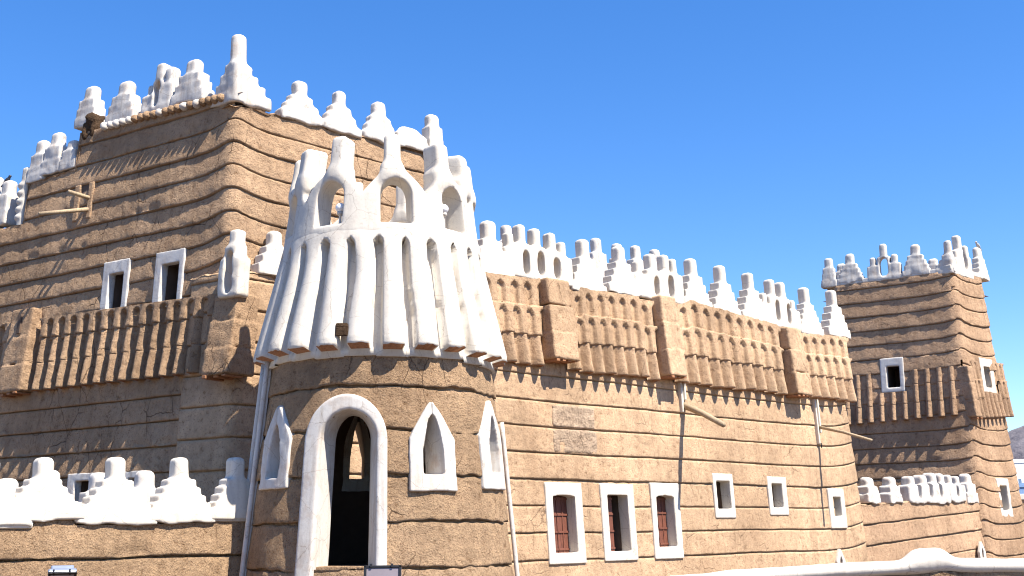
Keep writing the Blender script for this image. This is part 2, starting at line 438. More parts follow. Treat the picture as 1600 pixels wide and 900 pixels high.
def window(mp, outer, inner, parent, mat=None, depth=.42, proud=.04, room=1.0, shutter=None, arch=0., h=.022, label=None):
    so0, so1, zo0, zo1 = outer; si0, si1, zi0, zi1 = inner
    c = ((so0+so1)/2, (zo0+zo1)/2); hw, hh = (so1-so0)/2, (zo1-zo0)/2
    ci = ((si0+si1)/2-c[0], (zi0+zi1)/2-c[1]); iw, ih = (si1-si0)/2, (zi1-zi0)/2
    skew = random.uniform(-.012, .012)
    def f(X, Y, Z):
        Xs = X+skew*Z
        d = rbox(Xs, Y, Z, (0, (proud-depth)/2, 0), (hw, (proud+depth)/2, hh), .018)
        zz = Z-ci[1]
        if arch: zz = zz + arch*((Xs-ci[0])/iw)**2*(zz > 0)
        q = np.maximum(np.abs(Xs-ci[0])-iw, np.abs(zz)-ih)
        rr = .025; qx = np.abs(Xs-ci[0])-iw+rr; qz = np.abs(zz)-ih+rr
        q = np.sqrt(np.maximum(qx, 0)**2+np.maximum(qz, 0)**2)+np.minimum(np.maximum(qx, qz), 0)-rr
        return smax(d, -q, .012)
    fr = bpy.data.objects
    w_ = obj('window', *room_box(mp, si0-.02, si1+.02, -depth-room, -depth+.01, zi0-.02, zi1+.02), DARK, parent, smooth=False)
    if label: w_['label'] = label
    put('frame', f, (-hw-.05, -depth-.04, -hh-.05), (hw+.05, proud+.05, hh+.05), h, mp, c[0], c[1], 0, mat or WHITE, w_, .005, 7)
    if shutter:
        lv = (si1-si0)/2
        for k, on in enumerate(shutter):
            if not on: continue
            a, b = si0+k*lv+.01, si0+(k+1)*lv-.008+(lv*.25 if shutter == (1, 0) else 0)
            lst = [(a, b, -depth*.85-.03, -depth*.85, zi0+.0, zi1-.02)]
            H = zi1-zi0
            for q in (.06, .36, .66, .94)[:4]: lst.append((a, b, -depth*.85, -depth*.85+.022, zi0+H*q-.02, zi0+H*q+.02))
            lst.append(((a+b)/2-.012, (a+b)/2+.012, -depth*.85, -depth*.85+.014, zi0, zi1-.03))
            boxes('shutter', mp, lst, RED, w_, .003)
    return w_
def room_box(mp, s0, s1, o0, o1, z0, z1):
    V, _ = box_verts(mp, s0, s1, o0, o1, z0, z1)
    return V, [(4, 5, 1, 0), (5, 7, 3, 1)][:0] + [(0, 1, 5, 4), (0, 2, 3, 1), (4, 5, 7, 6), (0, 4, 6, 2), (1, 3, 7, 5)]

def corbel(mp, sc, wd, zt, zb, tiers, parent, mat, rw=.24, mats2=None, cols=19, wav=.0, seed=0, name='corbel', rows=19, skirt=False):
    """one upright fluted corbel with half of the arched recess at each side.
    tiers: (frac0, frac1, ridge_o_top, ridge_o_bottom, recess_o, arched, gap)"""
    a = np.linspace(-.5, .5, cols)
    a = np.sign(a)*.5*(np.abs(a)*2)**.85
    rws = []
    for ti, (f0, f1, ot, ob, rc, ar, gap) in enumerate(tiers):
        vv = np.concatenate([[0, .01], np.linspace(.04, 1, rows-2)])
        for v in vv: rws.append((f0+(f1-f0)*v, v, ti))
    S_ = sc+a*wd
    ztl = zt(S_) if callable(zt) else zt+0*S_; zbl = zb(S_) if callable(zb) else zb+0*S_
    Zs, Os = [], []
    for (u, v, ti) in rws:
        f0, f1, ot, ob, rc, ar, gap = tiers[ti]
        z = ztl+(zbl-ztl)*u
        z = z + .008*vnoise(S_*3, 0, ti*5.5, seed+1)*(1 if 0 < u else 0)
        P = mp.pt(S_, 0., z)
        hm = (f1-f0)*(ztl-zbl)*v
        an = np.abs(a - wav*vnoise(sc*5, z*1.3, 0, seed+2))
        rwm = rw*(.78 if (ti == 2 and not skirt and len(tiers) == 3) else 1)
        da = np.clip((.5-an)/rwm, 0, 1.2)
        edge = sstep(1.04, .90, da)
        if ar:
            top = gap + rwm*wd*(1-np.sqrt(np.clip(1-np.minimum(da, 1)**2, 0, 1)))
            edge = edge*sstep(top-.004, top+.014, hm)
        rnd = 1-(.08 if ar else (.0 if skirt else .42))*np.clip(an/(.5-rw), 0, 1)**2; rs2 = -.06*np.clip(an/(.5-rw), 0, 1)**2.2 if skirt else 0
        ridge = (ot+(ob-ot)*v**1.2)*rnd - (.012 if v > .97 else 0)
        if v < .005 and ti: ridge = ridge-.02
        o = (ridge+rs2*sstep(.05, .4, v))*(1-edge)+rc*edge
        o = o + (.003 if skirt else .012)*fbm(P[:, 0]*5, P[:, 1]*5, z*5, 3) + (0 if skirt else .006*fbm(P[:, 0]*16, P[:, 1]*16, z*16, 5))
        Zs.append(z); Os.append(o)
    # underside: back to the wall
    if skirt:
        rc_ = tiers[-1][4]; zl = Zs[-1].copy(); m_ = sstep(.30, .24, np.abs(a))
        zl2 = zl - .015*m_*vnoise(S_*30, 0, 0, seed+7)
        Zs[-1] = zl2
        Zs.append(zl-.045); Os.append(np.full(cols, rc_+.012)); Zs.append(zl-.14); Os.append(np.full(cols, rc_+.02)); Zs.append(zl-.15); Os.append(np.full(cols, rc_-.16))
    else:
        Zs.append(Zs[-1]+.0); Os.append(np.minimum(Os[-1], tiers[-1][4]-.02) - .05)
    Z = np.array(Zs); O = np.array(Os)
    if mats2 is not None and not skirt: Z[-1] += .03
    V = mp.pt(np.broadcast_to(S_, Z.shape), O, Z).reshape(-1, 3)
    R, n = Z.shape
    i, j = np.meshgrid(np.arange(R-1), np.arange(n-1), indexing='ij')
    q = np.stack([i*n+j, (i+1)*n+j, (i+1)*n+j+1, i*n+j+1], -1)
    mi = ((i == R-4) & (np.abs(a[j]+a[j+1])/2 < .31) if skirt else (i == R-2)).astype(int).ravel()
    o = obj(name, V, q.reshape(-1, 4), [mat, mats2 or mat], parent, midx=mi)
    return o
def block(mp, s0, s1, zt, zb, o, parent, mat, tiers=3, sticks=3, name='bracket_block'):
    sc, hw, H = (s0+s1)/2, (s1-s0)/2, zt-zb
    def f(X, Y, Z):
        d = None
        for i in range(tiers):
            a, b = H*(1-i/tiers), H*(1-(i+1)/tiers)
            oo = o*(.72+.14*i)
            # each tier leans out towards its foot
            lean = (a-Z)/(a-b)*o*.10
            e = rbox(X, Y-lean, Z, (0, (oo-.25)/2, (a+b)/2), (hw*(.93+.035*i), (oo+.25)/2, (a-b)/2-.004), .03)
            d = e if d is None else np.minimum(d, e)
        return d
    b = put(name, f, (-hw-.1, -.3, -.06), (hw+.1, o*1.3+.1, H+.06), .03, mp, sc, zb, 0, mat, parent, .022, 5)
    for k in range(sticks):
        a = s0+(s1-s0)*(k+.5)/sticks
        boxes('timber_end', mp, [(a-.05, a+.045, -.02, o*1.02+random.uniform(-.03, .05), zb-.055+.01*k, zb+.0)], TIMB, b, .01)
    return b
def tube(name, pts, r, mat, parent, seg=10, base=None, taper=1.):
    pts = [np.array(p, float) for p in pts]; V = []; Fc = []
    for i, p in enumerate(pts):
        t = pts[min(i+1, len(pts)-1)]-pts[max(i-1, 0)]; t /= np.linalg.norm(t)
        a = np.cross(t, [0, 0, 1.]); a = np.array([1., 0, 0]) if np.linalg.norm(a) < 1e-3 else a/np.linalg.norm(a); b = np.cross(t, a)
        rr = (r if not hasattr(r, '__len__') else r[i])*(1+(taper-1)*i/(len(pts)-1))
        for k in range(seg):
            an = 2*math.pi*k/seg; V.append(p+rr*(a*math.cos(an)+b*math.sin(an)))
    for i in range(len(pts)-1):
        for k in range(seg): Fc.append((i*seg+k, i*seg+(k+1) % seg, (i+1)*seg+(k+1) % seg, (i+1)*seg+k))
    Fc.append(tuple(range(seg))[::-1]); Fc.append(tuple((len(pts)-1)*seg+k for k in range(seg)))
    return obj(name, V, Fc, mat, parent, base=base)

# ================================================================== ground and far country
def ground_mat():
    m, N, L, P = newmat('sandy ground'); tc = N.new('ShaderNodeTexCoord').outputs['Object']
    n = noise(N, L, tc, .4, 8, .65); r = ramp(N, L, n.outputs[0], [(.3, (.085, .052, .03)), (.7, (.125, .08, .046))])
    L.new(r.outputs[0], P.inputs['Base Color']); P.inputs['Roughness'].default_value = 1
    return m
G = 9000.
go = obj('ground', [(-G, -G, 0), (G, -G, 0), (G, G, 0), (-G, G, 0)], [(0, 1, 2, 3)], ground_mat()); tag(go, kind='structure')
def mountains():
    nx, ny = 260, 50
    xs = np.linspace(-1800, 4600, nx); ys = np.linspace(2300, 4300, ny)
    X, Y = np.meshgrid(xs, ys)
    t = (Y-2300)/2000
    H = 330*np.sin(np.clip(t, 0, 1)*math.pi)**.8
    rg = 1-np.abs(fbm(X/900, Y/900, 0, 5, 5))*1.6
    H = H*np.clip(.45+.55*rg, .1, 1.3) + 60*fbm(X/160, Y/160, 0, 8, 4)*np.sin(t*math.pi)
    H = np.maximum(H, -5)
    m, N, L, P = newmat('haze tinted rock hills'); tc = N.new('ShaderNodeTexCoord').outputs['Object']
    n = noise(N, L, tc, .012, 10, .7); r = ramp(N, L, n.outputs[0], [(.35, (.10, .092, .11)), (.5, (.16, .145, .16)), (.7, (.24, .215, .22))])  # bluish distance haze is put into the rock colour
    L.new(r.outputs[0], P.inputs['Base Color']); P.inputs['Roughness'].default_value = 1
    b = N.new('ShaderNodeBump'); b.inputs['Strength'].default_value = 1; b.inputs['Distance'].default_value = 30; L.new(n.outputs[0], b.inputs['Height']); L.new(b.outputs[0], P.inputs['Normal'])
    i, j = np.meshgrid(np.arange(ny-1), np.arange(nx-1), indexing='ij')
    q = np.stack([i*nx+j, i*nx+j+1, (i+1)*nx+j+1, (i+1)*nx+j], -1).reshape(-1, 4)
    o = obj('hills', np.stack([X, Y, H], -1).reshape(-1, 3), q, m); tag(o, kind='structure')
mountains()
DR = (.726, .687); DL = (.8505, -.526)      # run of the sunlit faces and of the shaded faces, left to right
HOUSEW = plain('white house paint', (.74, .76, .76), .8); GLASS = plain('blue house windows', (.12, .2, .32), .3); BLUEW = plain('blue painted wall', (.16, .27, .45), .7)
for k, (x0, x1, yt, dep, lab, cm) in enumerate([
        (1568, 1590, 729, 190, 'plain white town house half hidden behind the far mud tower', HOUSEW),
        (1591, 1618, 722, 170, 'white two storey town house below the bare hills beside the far tower', HOUSEW),
        (1584, 1640, 761, 140, 'low blue walled shed in front of the white town houses', BLUEW)]):
    a = at_depth(x0, 800, dep); b = at_depth(x1, 800, dep); t = at_depth(x0, yt, dep)
    hm = Plane(a[:2], (1, .12), 0)
    W_ = b[0]-a[0]; H_ = t[2]
    th = empty('town_house' if k < 2 else 'shed', (a[0], a[1], 0), lab, 'house' if k < 2 else 'shed')
    boxes('wall', hm, [(0, W_, -6, 0, 0, H_)], cm, th, .02)
    boxes('parapet', hm, [(-.15, W_+.15, -.25, .12, H_-.02, H_+.5), (-.15, .12, -6.1, -.3, H_-.02, H_+.5), (W_-.12, W_+.15, -6.1, -.3, H_-.02, H_+.5)], cm, th, .02)
    if k < 2:
        for i in range(2):
            for j in range(2):
                sx = W_*(.22+.42*j); zz = H_*(.30+.36*i)
                boxes('window', hm, [(sx, sx+W_*.18, -.05, .03, zz, zz+1.4)], GLASS, th, .01)
bw = empty('boundary_wall', (30, 45, 0), 'brown boundary wall with white coping beyond the far tower foot', 'wall')
bp = Plane(at_depth(1540, 800, 47)[:2], (1, .1), 0); zc = at_depth(1590, 777, 47)[2]
boxes('wall', bp, [(0, 14, -.35, 0, 0, zc-.12)], MUDR, bw, .01); boxes('coping', bp, [(-.05, 14, -.42, .08, zc-.12, zc+.14)], WHITE, bw, .05)

# ================================================================== big square tower (left)
cM = at_depth(347, 600, 19.06); zrM = cM[2]
PA = cM[:2]-np.array(DL)*13
_sp = Plane(cM, DR, .05, zrM); sE = _sp.px(690, 330)[0]
PE = cM[:2]+np.array(DR)*sE
PB = PE-np.array([DR[1], -DR[0]])*7; PC = PA+np.array(DR)*sE*.9
colsM, sgM = path_cols([PA, cM[:2], PE, PB, PC], [.05]*5, [.20, .3, .2, .2, .2], zrM, [.045, .04, .5, .5, .5], open_=False)
ML, MS = sgM[0], sgM[1]
mt = empty('square_tower', (cM[0], cM[1], 0), 'tall square mud tower at left with grey framed windows and a mud corbel fringe', 'tower')
sA = ML.px(124, 230)[0]; sB = ML.px(43, 300)[0]
def zline(pl, p, q):
    (s0, z0), (s1, z1) = pl.px(*p), pl.px(*q)
    return lambda s: z0+(z1-z0)*(s-s0)/(s1-s0)
zA = zline(ML, (360, 150), (130, 207)); zB = zline(ML, (120, 264), (46, 287)); zC = ML.px(20, 353)[1]
zMS = zline(MS, (400, 172), (680, 243))
def ztM(seg, s):
    s = np.asarray(s, float)
    l = np.where(s > sA, zA(s), np.where(s > sB, zB(s), zC))
    r = zMS(s); top = float(zMS(0.))
    return np.where(seg == 0, l, np.where(seg == 1, r, np.where(seg == 2, zMS(sE), zC+0*s))) + .02*vnoise(s*4, seg*3., 0, 4)
hM = .43; zrefM = MS.px(400, 205)[1]
def dzM(seg, s, Z):
    d = np.where(seg == 0, ML.L-s, np.where(seg == 1, s, 9.))
    return .16*np.exp(-(np.maximum(d, 0)/.45)**1.5)
# windows
def rect(mp, o, i): return quad_px(mp, o), quad_px(mp, i)
wM = [rect(ML, [(168, 408), (206, 405), (199, 490), (155, 494)], [(174, 429), (196, 425), (192, 481), (168, 483)]),
      rect(ML, [(245, 394), (291, 390), (286, 478), (241, 483)], [(255, 413), (282, 411), (279, 470), (252, 473)]),
      rect(ML, [(108, 741), (152, 737), (149, 800), (104, 802)], [(120, 753), (141, 750), (138, 795), (116, 796)]),
      rect(ML, [(192, 737), (232, 733), (229, 795), (188, 798)], [(203, 748), (222, 746), (219, 790), (199, 791)])]
def mkhole(seg, wins, m=.04):
    bx = [w_[1] for w_ in wins]
    def h(sg, s, z):
        r = np.zeros(s.shape, bool)
        for (a, b, c, d) in bx: r |= (sg == seg) & (s > a-m) & (s < b+m) & (z > c-m) & (z < d+m)
        return r
    return h
rowsM = courses(zrefM, hM, 0, float(zMS(0))+.4)
grid_wall('wall', colsM, rowsM, MUD, mt, ztM, hole=mkhole(0, wM), lip=.034, lump=.03, ampz=.008, dz=dzM, seed=11, closed=True)
for k, w_ in enumerate(wM): window(ML, w_[0], w_[1], mt, REVEAL if k < 2 else WHITED, depth=.11, proud=.05)
def coping(mp, s0, s1, zt, seg, parent, mat, depth=.42, drop=.9, name='parapet_top'):
    n = max(2, int((s1-s0)/.08)); s = np.linspace(s0, s1, n)
    z = np.asarray(zt(np.full(n, seg), s))+.03*vnoise(s*6, 0, 0, 8)
    rows_ = [mp.pt(s, .02, z-.02), mp.pt(s, -.05, z+.02), mp.pt(s, -depth+.05, z+.02), mp.pt(s, -depth, z-.02), mp.pt(s, -depth, z-drop)]
    V = np.concatenate(rows_); i, j = np.meshgrid(np.arange(4), np.arange(n-1), indexing='ij')
    q = np.stack([i*n+j, i*n+j+1, (i+1)*n+j+1, (i+1)*n+j], -1).reshape(-1, 4)
    return obj(name, V, q, mat, parent)
coping(ML, sA, ML.L-.1, ztM, 0, mt, MUD); coping(ML, sB, sA, ztM, 0, mt, MUD); coping(ML, 2, sB, ztM, 0, mt, MUD); coping(MS, .1, MS.L, ztM, 1, mt, MUD)
zr_ = float(zMS(sE))-.6
inn = [cM[:2]+(np.array(DR)-np.array(DL))*.45, PE-np.array(DR)*.45-np.array(MS.n)*.45, PB, ML.pt(sA, -4.9, EYE+3)[:2]+np.array(ML.n)*0, ML.pt(sA, -.4, EYE+6)[:2]]
obj('roof', [(*p, zr_) for p in inn], [tuple(range(5))], MUD, mt, smooth=False)
# the end of the high part where the tower steps down (facing left)
pA = [ML.pt(sA, -.0, zC-.4), ML.pt(sA, 0., float(zA(sA))), ML.pt(sA, -5, float(zA(sA))), ML.pt(sA, -5, zC-.4)]
obj('step_wall', pA, [(0, 1, 2, 3)], MUD, mt, smooth=False)
pA = [ML.pt(sB, -.0, zC-.4), ML.pt(sB, 0., float(zB(sB))), ML.pt(sB, -5, float(zB(sB))), ML.pt(sB, -5, zC-.4)]
obj('step_wall', pA, [(0, 1, 2, 3)], MUD, mt, smooth=False)
# corbel fringe on the shaded face
bT = zline(ML, (62, 500), (330, 463)); bB = zline(ML, (62, 612), (335, 582))
s0, s1 = ML.px(64, 560)[0], ML.px(347, 530)[0]
ncb = 14; wd = (s1-s0)/ncb
tM = [(0, .28, .14, .17, .02, True, .05), (.28, .63, .15, .205, .01, False, 0), (.63, 1, .19, .25, .0, False, 0)]
for k in range(ncb): corbel(ML, s0+wd*(k+.5), wd, lambda s: bT(s), lambda s: bB(s), tM, mt, MUD, rw=.26, mats2=TIMB, seed=k)
sb0, sb1 = ML.px(24, 560)[0], ML.px(60, 560)[0]
zt_, zb_ = ML.px(42, 486)[1], ML.px(42, 615)[1]
block(ML, sb0, sb1, zt_, zb_, .30, mt, MUD, sticks=3)
boxes('slot_window_shade', ML, [((sb0+sb1)/2-.045, (sb0+sb1)/2+.045, .2, .262, zt_-.5, zt_-.14)], DARK, mt, .004)  # solid dark plate, its colour standing in for the slot's shade
for k in range(4): corbel(ML, sb0-wd*(k+.5), wd, lambda s: bT(s), lambda s: bB(s), tM, mt, MUD, rw=.26, mats2=TIMB, seed=k+30)
# spout window with two poles
qw = quad_px(ML, [(121, 290), (150, 286), (146, 343), (117, 347)])
boxes('spout_frame', ML, [(qw[0], qw[0]+.16, -.02, .07, qw[2], qw[3]), (qw[1]-.14, qw[1], -.02, .075, qw[2], qw[3]), (qw[0], qw[1], -.02, .05, qw[2], qw[2]+.22)], MUD, mt, .03)
boxes('spout_hole_shade', ML, [(qw[0]+.16, qw[1]-.14, -.01, .022, qw[2]+.2, qw[3])], DARK, mt, .0)  # dark plate painted as the shade of the spout opening
for (bx_, tp) in (((144, 311), (107, 299)), ((144, 324), (61, 334))):
    a = ML.px(*bx_); b = ML.px(*tp, .95 if tp[0] < 80 else .5)
    tube('pole', [ML.pt(a[0], -.1, a[1]), ML.pt(b[0], .95 if tp[0] < 80 else .5, b[1])], .042, POLE, mt, taper=.85)
# row of rounded beam ends just under the parapet
for k in range(20):
    x = 168+k*9.6; s_, z_ = ML.px(x, 205-(x-130)*.262)
    z_ = float(zA(s_))-.02
    put('beam_end', lambda X, Y, Z: np.sqrt((X/.9)**2+(Y/1.3)**2+Z**2)-.085, (-.13, -.16, -.13), (.13, .16, .13), .03, ML, s_, z_, .05, WHITED if (k < 5 or k in (9, 13, 15)) else MUD, mt, .02, 9)
# merlons of the shaded side
def hz(mp, xb, yb, yt, xt=None, o=0.):
    s_, z_ = mp.px(xb, yb, o); _, z2 = mp.px(xt or xb, yt, o); return s_, z_, z2-z_
OM = -.12
for (xc, yt, yb, w_, kn) in ((140, 138, 198, .62, .26), (194, 130, 192, .82, .29), (300, 96, 160, .86, .27)):
    s_, z_, h_ = hz(ML, xc, yb, yt, None, OM); merlon_stepped(ML, s_, z_, OM, w_, h_, kn, .30, mt, WHITED, n=3, jit=.014)
s_, z_, h_ = hz(ML, 251, 178, 103, None, OM)
merlon_arcade(ML, s_, z_, OM, .78, h_, [(-.27, h_*.62, .15), (0, h_, .24), (.25, h_*.86, .2)], [(-.02, .1, h_*.62, .16)], .28, mt, WHITED, jit=.025)
put('crumbled_patch', lambda X, Y, Z: rbox(X, Y, Z, (0, 0, 0), (.17, .14, .26), .08), (-.35, -.3, -.45), (.35, .3, .45), .03, ML, ML.px(141, 197)[0], ML.px(141, 197)[1], -.09, CRUMB, mt, .09, 9)
for (xc, yt, yb, w_, kn) in ((62, 223, 282, .52, .22), (86, 210, 272, .62, .26), (113, 222, 264, .5, .2)):
    s_, z_, h_ = hz(ML, xc, yb, yt, None, OM); merlon_stepped(ML, s_, z_, OM, w_, h_, kn, .28, mt, WHITED, n=2, jit=.02)
for (xc, yt, yb, w_, kn) in ((8, 285, 350, .34, .24), (-14, 280, 352, .5, .24)):
    s_, z_, h_ = hz(ML, xc, yb, yt, None, OM); merlon_stepped(ML, s_, z_, OM, w_, h_, kn, .30, mt, WHITED, n=2)
# scalloped white upright where the parapet steps down
s_, z_, h_ = hz(ML, 33, 348, 268, None, OM)
def fsc(X, Y, Z):
    d = rbox(X, Y, Z, (0, 0, h_/2-.1), (.09, .13, h_/2+.1), .04)
    for k in range(5): d = smin(d, np.sqrt(((X+.06)/1.2)**2+(Y-.06)**2+((Z-.08-k*.17)/.8)**2)-.11, .03)
    return d
put('scalloped_upright', fsc, (-.32, -.25, -.3), (.2, .3, h_+.1), .028, ML, s_+.1, z_, OM, WHITE, mt, .01)
# corner merlon: two stepped wings and one tall finial
def corner_merlon(P, segA, segB, zt, h_, wA, wB, kn, t, parent, mat, n=4, seed=0):
    mp = Plane(P, (1, 0), 0, 0)
    dA = -segA.d; dB = segB.d; nA = segA.n; nB = segB.n; sh = h_*.55
    def f(X, Y, Z):
        x, y = X, -Y                      # world offsets from the corner
        D = None
        for d_, n_, w_ in ((dA, nA, wA), (dB, nB, wB)):
            u = x*d_[0]+y*d_[1]; v = x*n_[0]+y*n_[1]
            for i in range(n):
                L_ = kn*.7+(w_-kn*.7)*(1-i/n); zt_ = sh*(i+1)/n
                e = rbox(u, v, Z, ((L_-.05)/2, -t/2+.03, zt_/2-.04), ((L_+.05)/2, t/2, zt_/2+.04), .035)
                D = e if D is None else smin(D, e, .03)
        c_ = (dA+dB); c_ = c_/np.hypot(*c_)*t*.45
        r = np.sqrt((x-c_[0])**2+(y-c_[1])**2)-kn/2-.04*np.clip((h_-Z)/h_, 0, 1)
        return np.maximum(smin(D, smax(r, Z-h_, .06), .08), (-.06+.05*vnoise(X*5, Y*5, 0, 3))-Z)
    m_ = max(wA, wB)+.3
    return put('corner_merlon', f, (-m_, -m_, -.25), (m_, m_, h_+.1), .033, mp, 0, zt, 0, mat, parent, .02, 5)
ztc = MS.px(385, 158)[1]; ctop = MS.pt(0, 0, ztc); hcm = MS.px(376, 55)[1]-ztc
# true corner at this height: meet of the two battered faces
def meet(a, b, z):
    A = np.array([a.n, b.n]); return np.linalg.solve(A, [a.n@a.P0-a.b*(z-a.zr), b.n@b.P0-b.b*(z-b.zr)])
corner_merlon(meet(ML, MS, ztc), ML, MS, ztc, hcm, .62, .72, .27, .34, mt, WHITED)
for (xc, yt, yb, w_, kn, br) in ((468, 127, 190, .92, .22, 0), (530, 143, 208, .88, .2, 0), (592, 160, 222, .86, .22, 0), (640, 197, 233, .8, .6, 0)):
    s_, z_, h_ = hz(MS, xc, yb, yt, xc-4, -.1)
    merlon_stepped(MS, s_, z_, -.1, w_, h_, kn, .30, mt, WHITED, n=3 if w_ > .85 else 2, jit=.03, soft=.09)
s_, z_, h_ = hz(MS, 676, 238, 180, 674, -.1); merlon_stepped(MS, s_, z_, -.1, .36, h_, .24, .3, mt, WHITE, n=2)

# ================================================================== long facade
pW = at_depth(810, 838, 22.5); W0 = Plane(pW, DR, .05, EYE)
side = Plane(cM[:2]+ML.n*.05, DL, .05, zrM)
z3 = EYE+3
cW = meet(side, W0, z3)
eW = W0.P0+W0.d*W0.px(1352, 800)[0] - W0.n*W0.b*(z3-EYE)
a0 = meet(side, W0, z3)-side.d*1.15
colsW, sgW = path_cols([a0-side.n*.5, a0, cW, eW, eW-W0.n*7], [0.0, .05, .05, .05], [.05, .22, .45, .3], z3, [.2, .05, .05, .3])
WC, WF, WE = sgW[1], sgW[2], sgW[3]
fa = empty('long_mud_house', (cW[0], cW[1], 0), 'long sunlit mud house with three red shuttered windows, right of the round tower', 'building')
tops = [(767, 427), (867, 439), (873, 452), (898, 455), (899, 449), (990, 463), (992, 469), (1063, 474), (1072, 467), (1085, 473), (1205, 506), (1214, 513), (1246, 520), (1322, 527)]
tpx = [WF.px(*p) for p in tops]; ts_, tz_ = np.array([p[0] for p in tpx]), np.array([p[1] for p in tpx])
zlow = WF.px(430, 432)[1]
def ztW(seg, s):
    s = np.asarray(s, float)
    z = np.interp(s, ts_, tz_); z = np.where(s < ts_[0]-1.6, zlow, z)
    return np.where(seg == 2, z, np.where(seg < 2, zlow, tz_[-1])) + .018*vnoise(s*7, seg*3., 0, 4)
hW = .535; zrefW = WF.px(1000, 754)[1]
def dzW(seg, s, Z):
    d = np.where(seg == 2, WF.L-s, np.where(seg == 3, s, 9.))
    return .24*np.exp(-(np.maximum(d, 0)/.75)**1.3)+.008*np.sin(s*.9+Z)
wq = [([(848, 754), (906, 754), (915, 880), (858, 883)], [(861, 774), (896, 773), (902, 862), (867, 866)]),
      ([(934, 756), (986, 756), (997, 875), (945, 878)], [(947, 774), (977, 773), (986, 860), (953, 863)]),
      ([(1013, 755), (1057, 754), (1068, 872), (1023, 875)], [(1023, 776), (1050, 773), (1057, 853), (1029, 856)]),
      ([(1111, 740), (1143, 740), (1148, 809), (1117, 811)], [(1117, 752), (1138, 752), (1142, 794), (1121, 796)]),
      ([(1197, 745), (1226, 745), (1231, 804), (1202, 807)], [(1204, 756), (1220, 756), (1223, 792), (1207, 794)]),
      ([(1292, 763), (1317, 764), (1322, 825), (1297, 827)], [(1300, 777), (1312, 777), (1314, 806), (1302, 807)])]
wW = [rect(WF, *q) for q in wq]
rowsW = courses(zrefW, hW, 0, float(tz_.max())+.5)
grid_wall('wall', colsW, rowsW, MUDF, fa, ztW, hole=mkhole(2, wW), lip=.016, ampz=.009, dz=dzW, seed=23)
for k, w_ in enumerate(wW):
    window(WF, w_[0], w_[1], fa, WHITE, depth=.25 if k < 3 else .26, proud=.045, room=1.0 if k < 3 else .35,
           shutter=[(1, 1), (1, 0), (1, 1)][k] if k < 3 else None, arch=.035 if k in (0, 2) else 0)
coping(WF, ts_[0]-1.5, WF.L-.1, ztW, 2, fa, MUDF); coping(WC, .0, WC.L, ztW, 1, fa, MUDF); coping(WF, .1, ts_[0]-1.7, ztW, 2, fa, MUDF)
zrf = float(tz_.min())-.9
obj('roof', [(*p, zrf) for p in (WF.pt(.2, -.4, zrf)[:2], WF.pt(WF.L-.3, -.4, zrf)[:2], WF.pt(WF.L-.3, -6.5, zrf)[:2], WF.pt(4.5, -6.5, zrf)[:2], WF.pt(4.5, -2, zrf)[:2])], [(0, 1, 2, 3, 4)], MUDF, fa, smooth=False)
# fringe of corbels with bracket blocks
fB = zline(WF, (780, 568), (1325, 629))
tW = [(0, .32, .15, .165, .065, True, .12), (.32, .66, .185, .225, .105, True, .07), (.66, 1, .215, .30, .05, False, 0)]
def run(xa, xb, n, seed):
    a, b = WF.px(xa, 540)[0], WF.px(xb, 540)[0]; wd_ = (b-a)/n
    for k in range(n): corbel(WF, a+wd_*(k+.5), wd_, lambda s: ztW(2, s)-.03, lambda s, j_=random.uniform(-.03, .03): fB(s)+j_, tW, fa, MUDF, rw=.26, mats2=TIMB, seed=seed+k)
run(735, 843, 5, 50); run(881, 1020, 8, 60); run(1046, 1215, 10, 70); run(1238, 1320, 6, 90)
for (xa, xb, yt, yb) in ((843, 881, 440, 565), (1020, 1046, 466, 590), (1215, 1238, 514, 618)):
    a, b = WF.px(xa, 520)[0], WF.px(xb, 520)[0]; xm = (xa+xb)/2
    block(WF, a, b, WF.px(xm, yt)[1], WF.px(xm, yb)[1], .40, fa, MUDF, sticks=4)
# corner bracket
zt_, zb_ = WC.px(372, 462)[1], WC.px(372, 588)[1]
block(WC, WC.L-.30, WC.L+.30, zt_, zb_, .36, fa, MUD, sticks=3)
# merlons
OW = -.13
for (xc, yb, xt, yt, kn) in ((772, 432, 768, 344, .25), (921, 458, 915, 373, .23), (977, 459, 971, 384, .22), (1091, 482, 1087, 404, .22), (1137, 494, 1133, 415, .22),
                             (1181, 502, 1177, 427, .2), (1269, 522, 1266, 450, .2), (1312, 526, 1308, 454, .2)):
    s_, z_, h_ = hz(WF, xc, yb, yt, xt); z_ += .03; h_ -= .03
    merlon_stepped(WF, s_, z_, OW, 1.12, h_, kn, .34, fa, WHITE, n=4 if xc != 1269 else 5)
def arc(mp, xs, ys, yb, holes, o_, w_, parent, mat=None, fw=.22, t=.3):
    """openwork merlon from finger positions in the photo"""
    ss = [mp.px(x, yb)[0] for x in xs]; z0 = mp.px(sum(xs)/len(xs), yb)[1]; c = (min(ss)+max(ss))/2
    fg = [(s_-c, mp.px(x, y)[1]-z0, fw*(.85 if (i in (0, len(xs)-1)) else 1)) for i, (s_, x, y) in enumerate(zip(ss, xs, ys))]
    hl = [(mp.px(x, yb)[0]-c, mp.px(x, b)[1]-z0, mp.px(x, t_)[1]-z0, hw) for (x, t_, b, hw) in holes]
    return merlon_arcade(mp, c, z0, o_, (max(ss)-min(ss))+fw+.15, 1, fg, hl, t, parent, mat)
arc(WF, [803, 821, 844, 868, 885], [363, 351, 357, 364, 378], 436, [(824, 392, 430, .2), (847, 394, 432, .22), (871, 404, 438, .2)], OW, 0, fa)
arc(WF, [1005, 1026, 1047, 1060], [408, 397, 399, 405], 468, [(1028, 433, 464, .2), (1050, 432, 466, .2)], OW, 0, fa)
